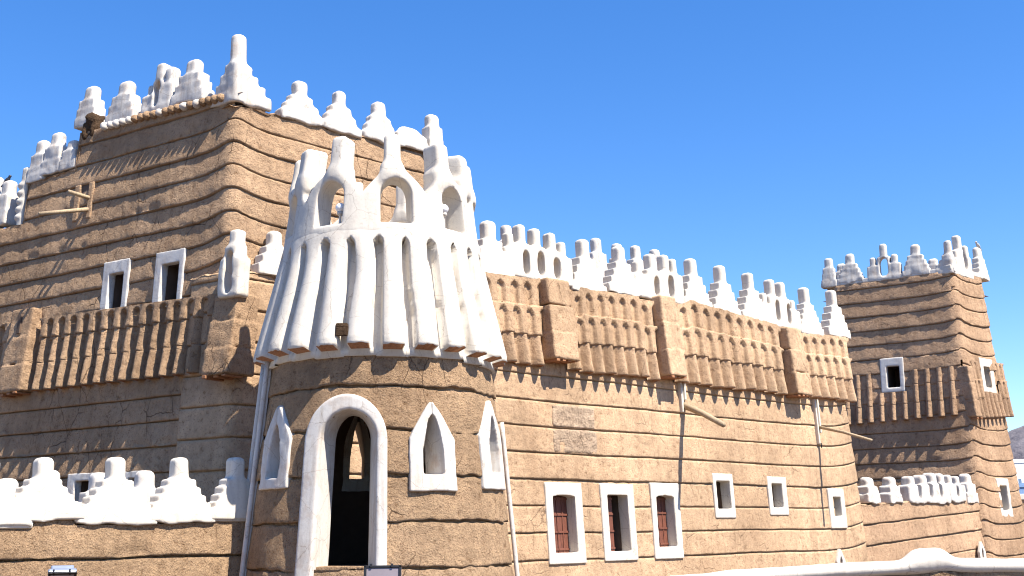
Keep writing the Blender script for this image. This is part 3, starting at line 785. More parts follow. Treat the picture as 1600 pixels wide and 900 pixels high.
arc(WF, [1202, 1215, 1231, 1245], [458, 438, 442, 469], 510, [(1218, 470, 503, .2), (1235, 476, 508, .19)], OW, 0, fa)
for (x, yt, w_) in ((930, 372, .9), (963, 381, .6), (992, 384, .9), (1022, 390, .8), (790, 352, .5)):
    s_, z2 = WF.px(x, yt, -2.6); merlon_stepped(WF, s_, z2-1.15, -2.6, w_, 1.15, .22, .3, fa, WHITED, n=3, h=.04)
bk = [WF.pt(s_, -2.45, z_) for s_, z_ in ((ts_[0], zrf-.1), (WF.L-.5, zrf-.1))] + [WF.pt(WF.L-.5, -2.45, WF.px(1040, 450, -2.6)[1]-.35), WF.pt(ts_[0], -2.45, WF.px(1040, 450, -2.6)[1]-.2)]
boxes('rear_parapet', WF, [(ts_[0], WF.L-.6, -2.8, -2.42, zrf-.3, WF.px(960, 430, -2.6)[1]-.55)], MUDF, fa, .03)
# merlons over the corner bracket: a small arch and a finger beside it
s_, z_, h_ = WC.L+.10, WC.px(375, 468)[1], 0
h_ = WC.px(378, 366)[1]-z_
def fca(X, Y, Z):
    d = rbox(X, Y, Z, (0, 0, h_*.28), (.25, .14, h_*.30), .06)
    d = smin(d, rbox(X, Y, Z, (0, 0, h_*.5), (.16, .14, h_*.28), .08), .1)
    d = smin(d, rbox(X, Y, Z, (0.02, 0, h_*.7), (.09, .12, h_*.3), .05), .08)
    q = np.sqrt(X**2+(np.maximum(np.abs(Z-h_*.36)-h_*.22, 0)/1.4)**2)-.085
    return smax(d, -q, .03)
put('merlon', fca, (-.35, -.22, -.1), (.35, .22, h_+.08), .025, WC, s_, z_, .20, WHITE, fa, .015)
s_, z_, h_ = hz(WF, 428, 430, 362, 426, -.1); merlon_stepped(WF, s_, z_, -.1, .75, h_, .2, .3, fa, WHITE, n=3)
# water spouts with plaster channels
for (ch, sp, tip, L_) in (([(1063, 604), (1066, 645)], (1068, 632), (1131, 664), 1.35), ([(1272, 630), (1276, 694)], (1277, 666), (1362, 688), 1.55)):
    (sa, za), (sb, zb) = WF.px(*ch[0]), WF.px(*ch[1]); n_ = 'spout_channel'
    boxes(n_, WF, [(sa-.11, sa-.05, -.03, .10, zb, za+.1), (sa+.06, sa+.12, -.03, .07, zb+.3, za+.1), (sa-.05, sa+.06, -.02, .03, zb+.12, za+.1)], WHITE, fa, .02)
    a, b = WF.px(*sp), WF.px(*tip, L_)
    A, B = WF.pt(a[0], -.05, a[1]), WF.pt(b[0], L_, b[1])
    big = L_ < 1.5
    tube('wooden_spout', [A, (A+B)/2+np.array([0, 0, .03]), B], .075 if big else .045, POLE, fa, taper=.8)
# little pointed niche low on the wall
def niche(mp, x, yt, yb, parent, wpx=11):
    (sa, za), (sb, zb) = mp.px(x, yt), mp.px(x, yb); H = za-zb; ww = .20
    def f(X, Y, Z):
        wv = ww*np.clip((H/2-Z)/(H*.55), 0, 1)**.8; d = np.maximum(np.maximum(np.abs(X)-wv, np.abs(Y)-.045), np.abs(Z)-H/2)
        q = np.maximum(np.abs(X)-.06*np.clip((H*.18-Z)/(H*.2), 0, 1), np.maximum(Z-H*.18, -Z-H*.36)); return np.maximum(d, -q)
    put('niche_frame', f, (-.3, -.1, -H/2-.05), (.3, .1, H/2+.05), .02, mp, (sa+sb)/2, (za+zb)/2, .03, WHITE, parent, 0)
    boxes('niche_hole_shade', mp, [((sa+sb)/2-.07, (sa+sb)/2+.07, -.01, .035, zb+H*.1, zb+H*.7)], DARK, parent, 0)  # dark plate on the wall, shade put in as colour
def patch(mp, pts, parent):
    sl, sr, zb, zt = quad_px(mp, pts); hw, hh = (sr-sl)/2, (zt-zb)/2
    put('repair_patch', lambda X, Y, Z: rbox(X, Y, Z, (0, 0, 0), (hw, .035, hh), .02)+.03*fbm(X*5, Y, Z*5, 3), (-hw-.1, -.1, -hh-.1), (hw+.1, .1, hh+.1), .03, mp, (sl+sr)/2, (zb+zt)/2, .006, PATCH, parent, .010, 12)
patch(WF, [(862, 633), (926, 638), (928, 671), (862, 667)], fa); patch(WF, [(862, 671), (930, 674), (932, 710), (864, 706)], fa)
niche(WF, 1311, 857, 893, fa)
boxes('cable', WF, [(WF.px(1280, 700)[0]-.012, WF.px(1280, 700)[0]+.012, .06, .085, WF.px(1280, 700)[1]-.0, WF.px(1276, 692)[1])], BLACK, fa, 0)

# ================================================================== far square tower
sR = W0.px(1516, 650)[0]; cR = W0.P0+W0.d*sR - W0.n*W0.b*(z3-EYE)
sR2 = W0.px(1577, 650)[0]; eR = W0.P0+W0.d*sR2 - W0.n*W0.b*(z3-EYE)
_L = Plane(cR, DL, .05, z3); sl_ = _L.px(1283, 450)[0]
aR = cR+np.array(DL)*(sl_)                     # sl_ is negative
backR = -W0.n*4.5
colsR, sgR = path_cols([aR, cR, eR, eR+np.array(DL)*sl_*1.0, ], [.05]*4, [.3, .25, .2, .2], z3, [.06, .06, .3, .3], open_=False)
RL, RS = sgR[0], sgR[1]
rt = empty('square_tower', (cR[0], cR[1], 0), 'distant square mud tower at right, beyond the long house', 'tower')
zRL = zline(RL, (1290, 449), (1488, 422)); zRS = zline(RS, (1492, 424), (1542, 432))
def ztR(seg, s):
    s = np.asarray(s, float)
    return np.where(seg == 0, zRL(s), np.where(seg == 1, zRS(s), zRS(0.)+0*s))+.02*vnoise(s*5, seg*3., 0, 4)
hR = .50; zrefR = RS.px(1516, 553)[1]
def dzR(seg, s, Z):
    d = np.where(seg == 1, np.minimum(s*1.3, RS.L-s), np.where(seg == 0, (RL.L-s)*1.0, 9.)); return np.where(seg == 1, .17, .10)*np.exp(-(np.maximum(d, 0)/.5)**1.4)
wR0 = rect(RL, [(1375, 560), (1413, 558), (1413, 612), (1377, 614)], [(1385, 573), (1406, 571), (1406, 605), (1387, 606)])
wR1 = rect(RS, [(1529, 560), (1548, 561), (1556, 613), (1536, 615)], [(1535, 573), (1545, 574), (1549, 605), (1540, 606)])
wR2 = rect(RS, [(1555, 748), (1574, 747), (1582, 808), (1564, 809)], [(1560, 760), (1571, 759), (1577, 797), (1567, 797)])
h0, h1 = mkhole(0, [wR0]), mkhole(1, [wR1, wR2])
grid_wall('wall', colsR, courses(zrefR, hR, 0, float(zRL(RL.L))+.5), MUDR, rt, ztR, hole=lambda a, b, c: h0(a, b, c) | h1(a, b, c), lip=.034, lump=.03, dz=dzR, seed=37, closed=True)
window(RL, *wR0, rt, REVEAL, depth=.2, h=.03); window(RS, *wR1, rt, WHITE, depth=.2, room=.5, h=.03); window(RS, *wR2, rt, WHITE, depth=.25, room=.3, h=.03)
obj('roof', [(*meetp, float(zRS(0))-.5) for meetp in (cR-RS.n*.2-RL.n*.2, eR-RS.n*.3, eR+np.array(DL)*sl_, aR-RL.n*.3)], [(0, 1, 2, 3)], MUDR, rt, smooth=False)
coping(RL, .1, RL.L-.1, ztR, 0, rt, MUDR); coping(RS, .1, RS.L-.1, ztR, 1, rt, MUDR)
tR = [(0, .3, .09, .13, .0, False, .05), (.3, .68, .12, .18, .0, False, 0), (.68, 1, .17, .24, .0, False, 0)]
rT, rB = zline(RL, (1342, 586), (1490, 572)), zline(RL, (1342, 663), (1490, 650))
n_ = 11; a, b = RL.L+0*1, RL.px(1333, 620)[0]; b2 = RL.px(1499, 620)[0]; wd_ = (b2-b)/9
for k in range(-3, 9):
    sc_k = b+wd_*(k+.5); hid = wR0[0][0]-.08 < sc_k < wR0[0][1]+.08
    corbel(RL, sc_k, wd_, (lambda s: wR0[0][2]-.0+0*s) if hid else (lambda s: rT(s)), lambda s: rB(s), tR[1:] if 0 else ([(0, .45, .13, .18, 0, False, 0), (.45, 1, .17, .24, 0, False, 0)] if hid else tR), rt, MUDR, rw=.29, mats2=TIMB, seed=k+200)
rT2, rB2 = zline(RS, (1515, 563), (1560, 568)), zline(RS, (1515, 655), (1574, 652))
tR2 = [(0, .33, .08, .11, .03, True, .06), (.33, .66, .12, .16, .05, True, .05), (.66, 1, .17, .23, .03, False, 0)]
n2 = 8; w2 = (RS.L-.45)/n2
block(RS, .0, .42, rT2(.1)-.2, rB2(.1)+.05, .2, rt, MUDR, sticks=2)
for k in range(n2):
    sc_k = .45+w2*(k+.5); hid = wR1[0][0]-.14 < sc_k < wR1[0][1]+.14
    corbel(RS, sc_k, w2, (lambda s: wR1[0][2]+0*s) if hid else (lambda s: rT2(s)), lambda s: rB2(s), tR2[:0]+([(0, 1, .15, .23, .03, False, 0)] if hid else tR2), rt, MUDR, rw=.22, mats2=TIMB, seed=k+230)
for (xc, yt, yb, w_, kn, n) in ((1297, 403, 447, .55, .24, 3), (1330, 397, 441, .92, .26, 4), (1433, 382, 429, .92, .27, 4)):
    s_, z_, h_ = hz(RL, xc, yb, yt, xc-1, -.1); merlon_stepped(RL, s_, z_, -.1, w_, h_, kn, .3, rt, WHITED, n=n, h=.035, jit=.025)
for (xc, yt, yb) in ((1316, 412, 440), (1459, 404, 424)):
    s_, z_, h_ = hz(RL, xc, yb, yt, xc, -3.2); merlon_stepped(RL, s_, z_-.2, -3.2, .6, h_+.2, .28, .3, rt, WHITED, n=3, h=.04)
arc(RL, [1365, 1382, 1399], [402, 380, 396], 436, [(1382, 402, 432, .27)], -.1, 0, rt, WHITED, fw=.24, t=.26)
zc_ = RS.px(1494, 426)[1]; corner_merlon(meet(RL, RS, zc_), RL, RS, zc_, RL.px(1482, 376)[1]-zc_, .62, .5, .25, .3, rt, WHITED, n=4)
arc(RS, [1501, 1507, 1516], [392, 371, 386], 432, [(1511, 393, 424, .3)], -.1, 0, rt, WHITE, fw=.26, t=.28)
s_, z_, h_ = hz(RS, 1533, 436, 388, 1529, -.1); merlon_stepped(RS, s_, z_, -.1, .7, h_, .3, .3, rt, WHITE, n=4, h=.035)
boxes('parapet_band', RL, [(.0, RL.L-.1, -.3, .035, float(zRL(RL.L/2))-.03, float(zRL(RL.L/2))+.13)], WHITED, rt, .03)
boxes('parapet_band', RS, [(.1, RS.L-.05, -.3, .035, float(zRS(RS.L/2))-.05, float(zRS(RS.L/2))+.12)], WHITE, rt, .03)
niche(RS, 1532, 846, 876, rt)

# ================================================================== low wall joining house and far tower
LR = Plane(W0.pt(W0.px(1352, 800)[0]-.3, -.12, z3)[:2], DR, .05, z3)
sLE = LR.px(1533, 800)[0]
lw = empty('low_wall', tuple(LR.pt(1, 0, 0)[:2])+(0,), 'low sunlit mud wall with weathered white crenels joining the long house to the far tower', 'wall')
cl, sg_ = path_cols([LR.P0, LR.P0+LR.d*sLE], [.05], [0], z3, [.07])
zL = zline(LR, (1355, 789), (1530, 777))
grid_wall('wall', cl, courses(LR.px(1360, 822)[1], .56, 0, 6), MUDR, lw, lambda seg, s: zL(s)+.02*vnoise(s*6, 0, 0, 2), lip=.04, dz=lambda sg, s, Z: .055*s, seed=51)
coping(LR, 0, sLE, lambda a, s: zL(s), 0, lw, MUDR)
for (xc, yt, w_) in ((1364, 746, .62), (1399, 745, .7), (1519, 740, .75)):
    s_, z_, h_ = hz(LR, xc, 784, yt, xc-2, 0); merlon_stepped(LR, s_, z_, -.13, w_, h_, .3, .4, lw, WHITED, n=2, h=.03, jit=.03)
arc(LR, [1429, 1447, 1463, 1476], [744, 742, 739, 740], 784, [(1437, 752, 781, .22), (1455, 752, 780, .22), (1470, 752, 779, .2)], -.13, 0, lw, WHITED, fw=.34, t=.4)
arc(LR, [1490, 1502], [742, 744], 782, [(1496, 752, 778, .16)], -.13, 0, lw, WHITED, fw=.26, t=.4)

# ================================================================== courtyard wall in front of the left tower
pL = at_depth(390, 800, 16.4); LL = Plane(pL, DR, .04, EYE)
lo_ = LL.px(-160, 820)[0]
cl, sg_ = path_cols([LL.P0+LL.d*lo_, LL.P0+LL.d*.1], [.04], [0], EYE, [.045])
L2 = sg_[0]
lc = empty('courtyard_wall', tuple(LL.pt(-2, 0, 0)[:2])+(0,), 'sunlit courtyard wall with bright white stepped crenels in front of the left tower', 'wall')
tl = [(0, 824), (52, 824), (54, 813), (76, 813), (112, 803), (116, 821), (250, 819), (386, 813)]
tq = [L2.px(*p) for p in tl]; tS, tZ = [p[0] for p in tq], [p[1] for p in tq]
zLL = lambda seg, s: np.interp(s, tS, tZ)+0*np.asarray(s, float)
grid_wall('wall', cl, courses(L2.px(200, 873)[1], .52, 0, 4), MUDT, lc, zLL, lip=.04, seed=63)
coping(L2, 0, L2.L, zLL, 0, lc, MUDT)
for (xc, yt, w_, yb) in ((68, 714, 1.05, 812), (182, 714, 1.1, 818), (283, 714, 1.0, 815), (372, 714, .9, 812), (-18, 716, 1.0, 822)):
    s_, z_, h_ = hz(L2, xc, yb, yt, xc-2); merlon_stepped(L2, s_, z_+.04, -.10, w_, h_-.04, .175, .32, lc, WHITE, n=5, h=.022, soft=.035)
    
boxes('plaster_band', L2, [(0, tS[2]-.02, -.3, .05, tZ[0]-.02, tZ[0]+.2), (tS[5]-.02, L2.L, -.3, .05, float(np.interp(L2.L, tS, tZ))-.02, float(tZ[5])+.16)], WHITE, lc, .04)
for (x, yt, w_) in ((12, 748, .5), (78, 735, .6), (155, 738, .75), (226, 735, .8), (-50, 740, .7)):
    s_, z2 = L2.px(x, yt, -1.0); merlon_stepped(L2, s_, z2-.75, -1.0, w_, .75, .21, .3, lc, WHITED, n=3, h=.03)
boxes('rear_wall', L2, [(0, L2.L-1.6, -1.2, -.85, 0, float(np.mean(tZ))+.1)], MUDT, lc, .03)

# ================================================================== round tower
pC = at_depth(594, 838, 16.8); C = pC[:2]
B = Cyl(C, 1.87, .09, EYE)
rd = empty('round_tower', (C[0], C[1], 0), 'round mud tower with an arched doorway and a flared white arcaded crown', 'tower')
zjoin = EYE+4.52; zbot = Cyl(C, 1.86, .0).px(600, 537)[1]
CS = Cyl(C, 1.50, .21, zjoin); CC = Cyl(C, 1.50, .125, zjoin)
zjoin = CC.px(600, 358)[1]; CS.zr = CC.zr = zjoin
# openings
def cyl_pts(lst, mp=B): return [mp.px(*p) for p in lst]
door_s = (B.px(475, 760)[0]+B.px(605, 760)[0])/2; door_ow = (B.px(605, 760)[0]-B.px(475, 760)[0])/2
door_top = B.px(541, 616)[1]; mouth_w = (B.px(588, 760)[0]-B.px(500, 760)[0])/2; mouth_s = (B.px(588, 760)[0]+B.px(500, 760)[0])/2
mouth_top = B.px(543, 641)[1]; thr = B.px(548, 884, -.4)[1]
DD = .46
dk_l, dk_r = B.px(521, 770, -DD)[0], B.px(577, 770, -DD)[0]; dk_t = B.px(549, 651, -DD)[1]
dk_s, dk_w = (dk_l+dk_r)/2, (dk_r-dk_l)/2
wins = [((415, 462, 632, 764), (429, 447, 664, 747)), ((637, 709, 627, 768), (658, 690, 648, 741)), ((742, 787, 627, 765), (756, 776, 650, 738))]
WP = []
for (xl, xr, yt, yb), (il, ir, it, ib) in wins:
    ym = (yt+yb)/2; a, b = B.px(xl, ym)[0], B.px(xr, ym)[0]; xm = (xl+xr)/2
    c, d = B.px(il, ym)[0], B.px(ir, ym)[0]
    WP.append([(a+b)/2, (b-a)/2, B.px(xm, yb)[1], B.px(xm, yt)[1], (c+d)/2, (d-c)/2, B.px(xm, ib)[1], B.px(xm, it)[1]])
for w_ in WP: w_[1] = .355; w_[5] = .16; w_[4] = w_[0]
WP[2][0] -= .10; WP[2][4] -= .08; WP[2][1] = .42; WP[2][5] = .19
fs, fz = B.px(550, 710, -.1, far=True)
WP.append([fs, .33, B.px(548, 770, 0, far=True)[1], B.px(550, 640, 0, far=True)[1], fs, .21, B.px(548, 750, 0, far=True)[1], B.px(550, 664, 0, far=True)[1]])
PERI = 2*math.pi*B.R0
def hole_b(sg, s, z, grow=.05, inner=False):
    r = (np.abs(s-(dk_s if inner else mouth_s)) < (dk_w if inner else mouth_w)+grow) & (z > thr-.02) & (z < (dk_t if inner else mouth_top)+grow - .9*(np.abs(s-(dk_s if inner else mouth_s))/(mouth_w+grow))**2*mouth_w)
    for (c, hw, zb, zt, ic, ihw, izb, izt) in WP:
        d = (s-ic+PERI/2) % PERI-PERI/2
        f_ = np.clip((izt-z)/(izt-izb)/.6, 0, 1)
        r |= (np.abs(d) < ihw*f_**.6+grow*.6) & (z > izb-grow*.6) & (z < izt)
    return r
nC = 300; th = np.linspace(-math.pi, math.pi, nC, endpoint=False)
cols = dict(bx=C[0]+B.R0*np.sin(th), by=C[1]-B.R0*np.cos(th), mx=B.b*np.sin(th), my=-B.b*np.cos(th), nx=np.sin(th), ny=-np.cos(th), seg=np.zeros(nC, int), s=th*B.R0, zr=np.full(nC, EYE))
rows = courses(B.px(650, 745)[1], .60, 0, zjoin)
# finer rows for the rough tower skin
grid_wall('wall', cols, rows, MUDT, rd, lambda a, s: (zbot-.05)+0*s, hole=lambda a, s, z: hole_b(a, s, z), lip=.022, seed=71, closed=True, ampz=.045, lump=.03)
# inside face
zi = np.linspace(thr-.02, zbot+.2, 60); ri = B.R0-DD+.03
TH, ZI = np.meshgrid(np.linspace(-math.pi, math.pi, 240), zi)
V = np.stack([C[0]+(ri-B.b*(ZI-EYE))*np.sin(TH), C[1]-(ri-B.b*(ZI-EYE))*np.cos(TH), ZI], -1)
i, j = np.meshgrid(np.arange(59), np.arange(239), indexing='ij')
q = np.stack([i*240+j, (i+1)*240+j, (i+1)*240+j+1, i*240+j+1], -1)
sc_ = .5*(TH[i, j]+TH[i, j+1])*B.R0; zc_ = .5*(ZI[i, j]+ZI[i+1, j])
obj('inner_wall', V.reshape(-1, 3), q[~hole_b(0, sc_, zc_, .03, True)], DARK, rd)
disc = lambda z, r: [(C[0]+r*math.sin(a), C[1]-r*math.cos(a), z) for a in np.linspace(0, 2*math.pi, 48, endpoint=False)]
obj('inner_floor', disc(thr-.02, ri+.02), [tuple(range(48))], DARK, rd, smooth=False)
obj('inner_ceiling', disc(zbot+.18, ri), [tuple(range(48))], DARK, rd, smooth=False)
# door surround
zc_d = (door_top+thr)/2
def fdoor(X, Y, Z):
    ro = door_ow; zs = door_top-ro*1.05
    z_ = Z+thr; u = X
    out = np.where(z_ > zs, np.sqrt(u**2+((z_-zs)/1.05)**2)-ro, np.abs(u)-ro)
    slab = np.abs(Y-(-DD+.09)/2)-(DD+.09)/2
    d = smax(smax(out, slab, .05), -(z_-(thr-1.25)), .02)
    t = np.clip(-Y/DD, 0, 1)**.9
    cx_ = (mouth_s-door_s)*(1-t)+(dk_s-door_s)*t; rw_ = mouth_w*(1-t)+dk_w*t; ztp = mouth_top*(1-t)+dk_t*t
    zi_ = ztp-rw_
    inn_ = np.where(z_ > zi_, np.sqrt((u-cx_)**2+(z_-zi_)**2)-rw_, np.maximum(np.abs(u-cx_)-rw_, (thr-1.2-z_)))
    return smax(d, -inn_, .04)
fr = bpy.data.objects
dd = put('door_surround', fdoor, (-door_ow-.06, -DD-.03, -1.3), (door_ow+.06, .14, door_top-thr+.06), .02, B, door_s, thr, 0, WHITED, rd, .004, 4)
boxes('threshold', B, [(dk_s-dk_w-.05, dk_s+dk_w+.05, -DD-.1, -.03, thr-1.1, thr+.0)], MUDT, rd, .01)
# pointed windows
def pointed(c, hw, zb, zt, ic, ihw, izb, izt, label):
    H = zt-zb; zm = zb; sh = .52
    def prof(Z, w_, b_, t_, k, p): return w_*np.clip(np.clip((t_-Z)/((t_-b_)*k), 0, 1), 0, 1)**p
    def f(X, Y, Z):
        wv = prof(Z+zb, hw, zb, zt, .42, .82)
        d = smax(np.maximum(np.abs(X)-wv, np.abs(Z-H/2)-H/2), np.abs(Y+.19)-.245, .02)
        wi = prof(Z+zb, ihw*(1+.25*np.clip(Y/.4, -1, 0)), izb, izt, .62, .55)
        q_ = np.maximum(np.abs(X-(ic-c))-wi, (izb-zb)-Z)
        return smax(d, -q_, .01)
    w_ = put('window', f, (-hw-.06, -.47, -.06), (hw+.06, .12, H+.06), .018, B, c, zb, 0, WHITED, rd, .008, 6)
    return w_
for k, w_ in enumerate(WP): pointed(*w_, None)
# corbels of the crown
ncr = 24; wdc = 2*math.pi*CS.R0/ncr
for k in range(ncr):
    sc = (11.5+15*k); sc = (sc+180) % 360-180; sc = rad(sc)*CS.R0
    zb_k = zbot+random.uniform(-.02, .02)
    corbel(CS, sc, wdc, zjoin+.10, zb_k, [(0, 1, -.0, .05, -.20, True, .22)], rd, WHITE, rw=.165, mats2=TIMB, cols=27, rows=46, wav=.10, skirt=True, seed=300+k)
nn = 120; TH = np.linspace(-math.pi, math.pi, nn+1)
prof_ = [(1.50, zbot-.10), (1.60, zbot-.10), (1.645, zbot-.095), (1.64, zbot-.02), (1.45, zbot+.0)]
V = [(C[0]+(r+.008*math.sin(9*t))*math.sin(t), C[1]-(r+.008*math.sin(9*t))*math.cos(t), z+.01*math.sin(5*t)) for (r, z) in prof_ for t in TH[:-1]]
Fq = [(i*nn+j, i*nn+(j+1) % nn, (i+1)*nn+(j+1) % nn, (i+1)*nn+j) for i in range(4) for j in range(nn)]
obj('skirt_edge', V, Fq, [MUDT], rd)
# crown ring with arches and finials
zo_b, zo_t = CC.px(623, 346)[1], CC.px(623, 279)[1]
arch_a = [-66, -26, 14, 53, 92, 131, 170, 210, 251]
fin = [(-80, .0), (-55, .0), (-23, .05), (12, .05), (47, .02), (72, -.02), (98, 0), (130, 0), (170, 0), (210, 0), (248, 0)]
fin_t = CC.px(613, 213)[1]
def fcrown(X, Y, Z):
    per = 2*math.pi*CC.R0; Zt = Z+zjoin
    hump = np.full(X.shape, -9.)
    D = None
    hole = np.full(X.shape, 9.)
    for a in arch_a:
        ds = (X-rad(a)*CC.R0+per/2) % per-per/2
        hump = np.maximum(hump, zo_t+.16-.34*(np.abs(ds)/.5)**2.0)
        r = .235; zc = zo_t-r
        h_ = np.where(Zt > zc, np.sqrt(ds**2+(Zt-zc)**2)-r, np.maximum(np.abs(ds)-r, zo_b-Zt)); hole = np.minimum(hole, h_)
    ring = smax(np.maximum(Y-.35*np.minimum(Z, 0), -.34-Y), Zt-hump, .06); ring = np.maximum(ring, -Z-.07)
    d = smax(ring, -hole, .035)
    for (a, e) in fin:
        ds = (X-rad(a)*CC.R0+per/2) % per-per/2
        top = fin_t+e; bot = zo_t+.02
        fb = rbox(ds, Y, Zt, (0, -.16, (top+bot)/2), (.14, .19, (top-bot)/2), .075)
        fb = smin(fb, rbox(ds, Y, Zt, (0, -.16, bot+.07), (.20, .17, .16), .08), .10)
        d = smin(d, fb, .09)
    return smax(d, -hole, .03)
per = math.pi*CC.R0
put('crown', fcrown, (-per, -.40, -.10), (per, .06, fin_t-zjoin+.12), (.028, .03, .028), CC, 0, zjoin, 0, WHITE, rd, .006, 4)
obj('crown_floor', disc(zo_b-.06, 1.3), [tuple(range(48))], WHITED, rd, smooth=False)
# drain channels down the sides
for th_, r_, o_, top_, bot_, nm in ((-66, .036, .07, zbot-.05, .0, 'drain_channel'), (-76, .036, .09, zbot-.05, 0., 'drain_channel'), (93, .035, .07, zbot-.9, .0, 'drain_pipe')):
    zs = np.linspace(top_, bot_, 14); tube(nm, [B.pt(rad(th_)*B.R0, o_, z) for z in zs], r_, WHITED, rd, 10)
boxes('drain_bed', B, [(rad(-76)*B.R0, rad(-66)*B.R0, 0., .05, 0, zbot-.06)], WHITED, rd, 0)
# missing plaster patch on one corbel
put('bare_patch', lambda X, Y, Z: rbox(X, Y, Z, (0, 0, 0), (.075, .02, .095), .01), (-.14, -.06, -.15), (.14, .06, .15), .015, CS, CS.px(534, 515)[0], CS.px(534, 515)[1], .0, CRUMB, rd, .008, 12)

# ================================================================== lamps, birds, floodlights, rail
def globe_lamp(px_, py_, lab):
    s_, _ = CC.px(px_, 346, -.14); z0 = zo_b
    zt_ = CC.px(px_, py_, -.14)[1]; mp = CC; base = mp.pt(s_, -.14, z0)
    e = empty('globe_lamp', tuple(base), lab, 'lamp', 'globe lamps on the tower crown')
    def lathe(name, pr, mat, n=20):
        V = [(base[0]+r*math.cos(2*math.pi*k/n), base[1]+r*math.sin(2*math.pi*k/n), z) for r, z in pr for k in range(n)]
        Fq = [(i*n+k, i*n+(k+1) % n, (i+1)*n+(k+1) % n, (i+1)*n+k) for i in range(len(pr)-1) for k in range(n)]
        Fq += [tuple(range(n))[::-1], tuple((len(pr)-1)*n+k for k in range(n))]
        return obj(name, V, Fq, mat, e)
    R = .072
    lathe('stem', [(.05, z0), (.045, z0+.02), (.022, z0+.03), (.02, zt_-R-.05), (.035, zt_-R-.035), (.05, zt_-R-.03), (.045, zt_-R+.015)], WHITED)
    lathe('globe', [(max(R*math.sin(t), .002), zt_-R*math.cos(t)) for t in np.linspace(.3, math.pi, 12)], OPAL, 24)
OPAL = plain('opal lamp globe', (.78, .78, .80), .25, 0, .02)
globe_lamp(532, 326, 'white globe lamp on the sill of the left front arch of the round tower crown')
globe_lamp(692, 328, 'white globe lamp on the sill of the right front arch of the round tower crown')
BIRD = plain('dark feathers', (.03, .035, .05), .6); BIRD2 = plain('pale feathers', (.35, .35, .36), .7)
def bird(mp, px_, py_, o_, lab, sz=.2, flip=1):
    s_, z_ = mp.px(px_, py_, o_)
    e = empty('bird', tuple(mp.pt(s_, o_, z_)), lab, 'bird')
    def f(X, Y, Z):
        X = X*flip; x, z = X/sz, Z/sz; y = Y/sz
        c, sn = math.cos(.6), math.sin(.6)
        u = x*c+(z-.55)*sn; v = -x*sn+(z-.55)*c
        body = np.sqrt((u/.62)**2+(v/.28)**2+(y/.27)**2)-1
        head = np.sqrt(((x-.52)/.2)**2+((z-1.02)/.19)**2+(y/.18)**2)-1
        tail = np.sqrt(((u+.85)/.5)**2+(v/.09)**2+(y/.14)**2)-1
        beak = np.sqrt(((x-.76)/.14)**2+((z-1.0)/.05)**2+(y/.05)**2)-1
        legs = np.minimum(np.sqrt((x-.02)**2+(y-.1)**2), np.sqrt((x-.02)**2+(y+.1)**2))/.05-1
        legs = np.maximum(legs, np.maximum(-z, z-.5))
        d = smin(body, head, .4); d = smin(d, tail, .3); d = np.minimum(np.minimum(d, beak), legs)
        return d*sz*.2
    put('body', f, (-sz*1.4, -sz*.4, -sz*.1), (sz*1.4, sz*.4, sz*1.35), sz*.05, mp, s_, z_, o_, BIRD if flip > 0 else BIRD2, e, 0)
bird(ML, 10, 289, OM, 'dark bird perched on a white finial at the far left', .17, 1)
bird(RS, 1529, 389, -.1, 'small grey bird perched on the rightmost finial of the far tower', .22, -1)
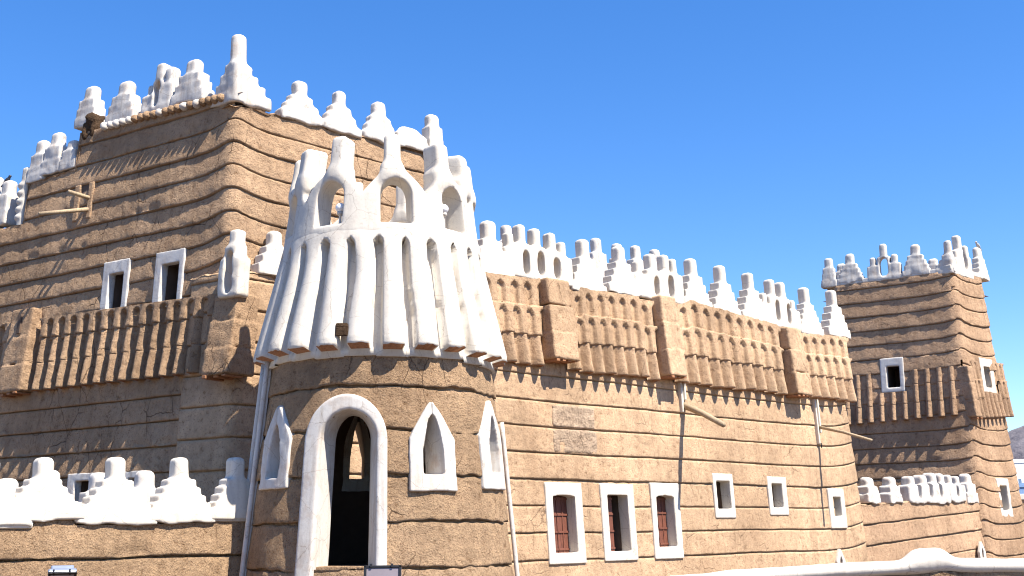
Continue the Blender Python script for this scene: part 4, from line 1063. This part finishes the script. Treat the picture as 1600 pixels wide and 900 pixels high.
def floodlight(px_, py_, dep, wpx, yaw, tilt, lab, face):
    c = at_depth(px_, py_, dep); W_ = wpx/1800*dep
    e = empty('floodlight', (c[0], c[1], 0), lab, 'floodlight')
    M = Matrix.Translation(Vector(c)) @ Matrix.Rotation(yaw, 4, 'Z') @ Matrix.Rotation(tilt, 4, 'X')
    def bx_(name, lst, mat, bev=.004):
        V = []; Fq = []
        for (x0, x1, y0, y1, z0, z1) in lst:
            n = len(V); V += [tuple(M @ Vector((a, b, c_))) for c_ in (z0, z1) for b in (y0, y1) for a in (x0, x1)]
            Fq += [tuple(i+n for i in q) for q in ((0, 2, 3, 1), (4, 5, 7, 6), (0, 1, 5, 4), (1, 3, 7, 5), (3, 2, 6, 7), (2, 0, 4, 6))]
        o = obj(name, V, Fq, mat, e, smooth=False); m = o.modifiers.new('b', 'BEVEL'); m.width = bev; m.segments = 2; return o
    h = W_*.72
    bx_('housing', [(-W_/2, W_/2, 0, .05, -h, 0), (-W_*.4, W_*.42, .05, .12, -h*.85, -.02), (-W_*.3, W_*.3, .12, .15, -h*.7, -.05)], GREYM, .012)
    bx_('rim', [(-W_/2, W_/2, -.02, 0, -.022, 0), (-W_/2, W_/2, -.02, 0, -h, -h+.022), (-W_/2, -W_/2+.022, -.02, 0, -h, 0), (W_/2-.022, W_/2, -.02, 0, -h, 0)], BLACK)
    bx_('glass', [(-W_/2+.02, W_/2-.02, -.012, -.002, -h+.02, -.02)], face, .001)
    bx_('clip', [(-W_*.34, -W_*.28, -.03, .02, -.02, .012), (W_*.22, W_*.28, -.03, .02, -.02, .012)], BLACK, .002)
    tube('post', [(c[0], c[1]+.12, 0), (c[0], c[1]+.12, c[2]-h*.6)], .03, BLACK, e)
FACE = plain('floodlight glass', (.20, .17, .18), .12, 0, .1)
floodlight(598, 884, 9.5, 58, rad(4), rad(-14), 'black rimmed floodlight with pale glass at the foot of the round tower', FACE)
floodlight(98, 893, 10.5, 42, rad(24), rad(38), 'small grey floodlight tilted skyward below the courtyard wall', FACE)
# near white rail
RP = Plane(at_depth(1100, 830, 13)[:2], (1, .0), 0, EYE)
cp = [(1060, 912), (1140, 903), (1240, 897), (1340, 891), (1420, 887), (1480, 884), (1600, 885), (1760, 888)]
rs_, rz_ = np.array([RP.px(*p)[0] for p in cp]), np.array([RP.px(*p)[1] for p in cp])
sb_ = RP.px(1450, 880)[0]; zb_ = RP.px(1450, 856)[1]
rw_ = empty('roof_parapet', (float(RP.pt(4, 0, 0)[0]), float(RP.P0[1]), 0), 'low near parapet with a thick rounded white coping and one hump at lower right', 'wall')
def frail(X, Y, Z):
    zc = np.interp(X, rs_, rz_); rr = .085
    hump = (zb_-np.interp(sb_, rs_, rz_)-rr)*np.exp(-((X-sb_)/.24)**4*1.0)*.98
    dz_ = Z-zc-hump*.5
    return np.sqrt((np.abs(Y+.0)/1.6)**2+(dz_/(1+hump*.5/rr))**2)-rr + .0
put('coping', frail, (rs_[0]-.1, -.25, float(rz_.min())-.3), (rs_[-1]+.1, .25, float(rz_.max())+.35), (.035, .03, .022), RP, 0, 0, 0, WHITE, rw_, .012, 3)
put('wall', lambda X, Y, Z: np.maximum(np.maximum(np.abs(Y)-.09, Z-np.interp(X, rs_, rz_)+.04), -Z), (rs_[0]-.05, -.15, 0.0), (rs_[-1]+.05, .15, float(rz_.max())+.1), (.08, .04, .06), RP, 0, 0, 0, MUDT, rw_, .02, 4)
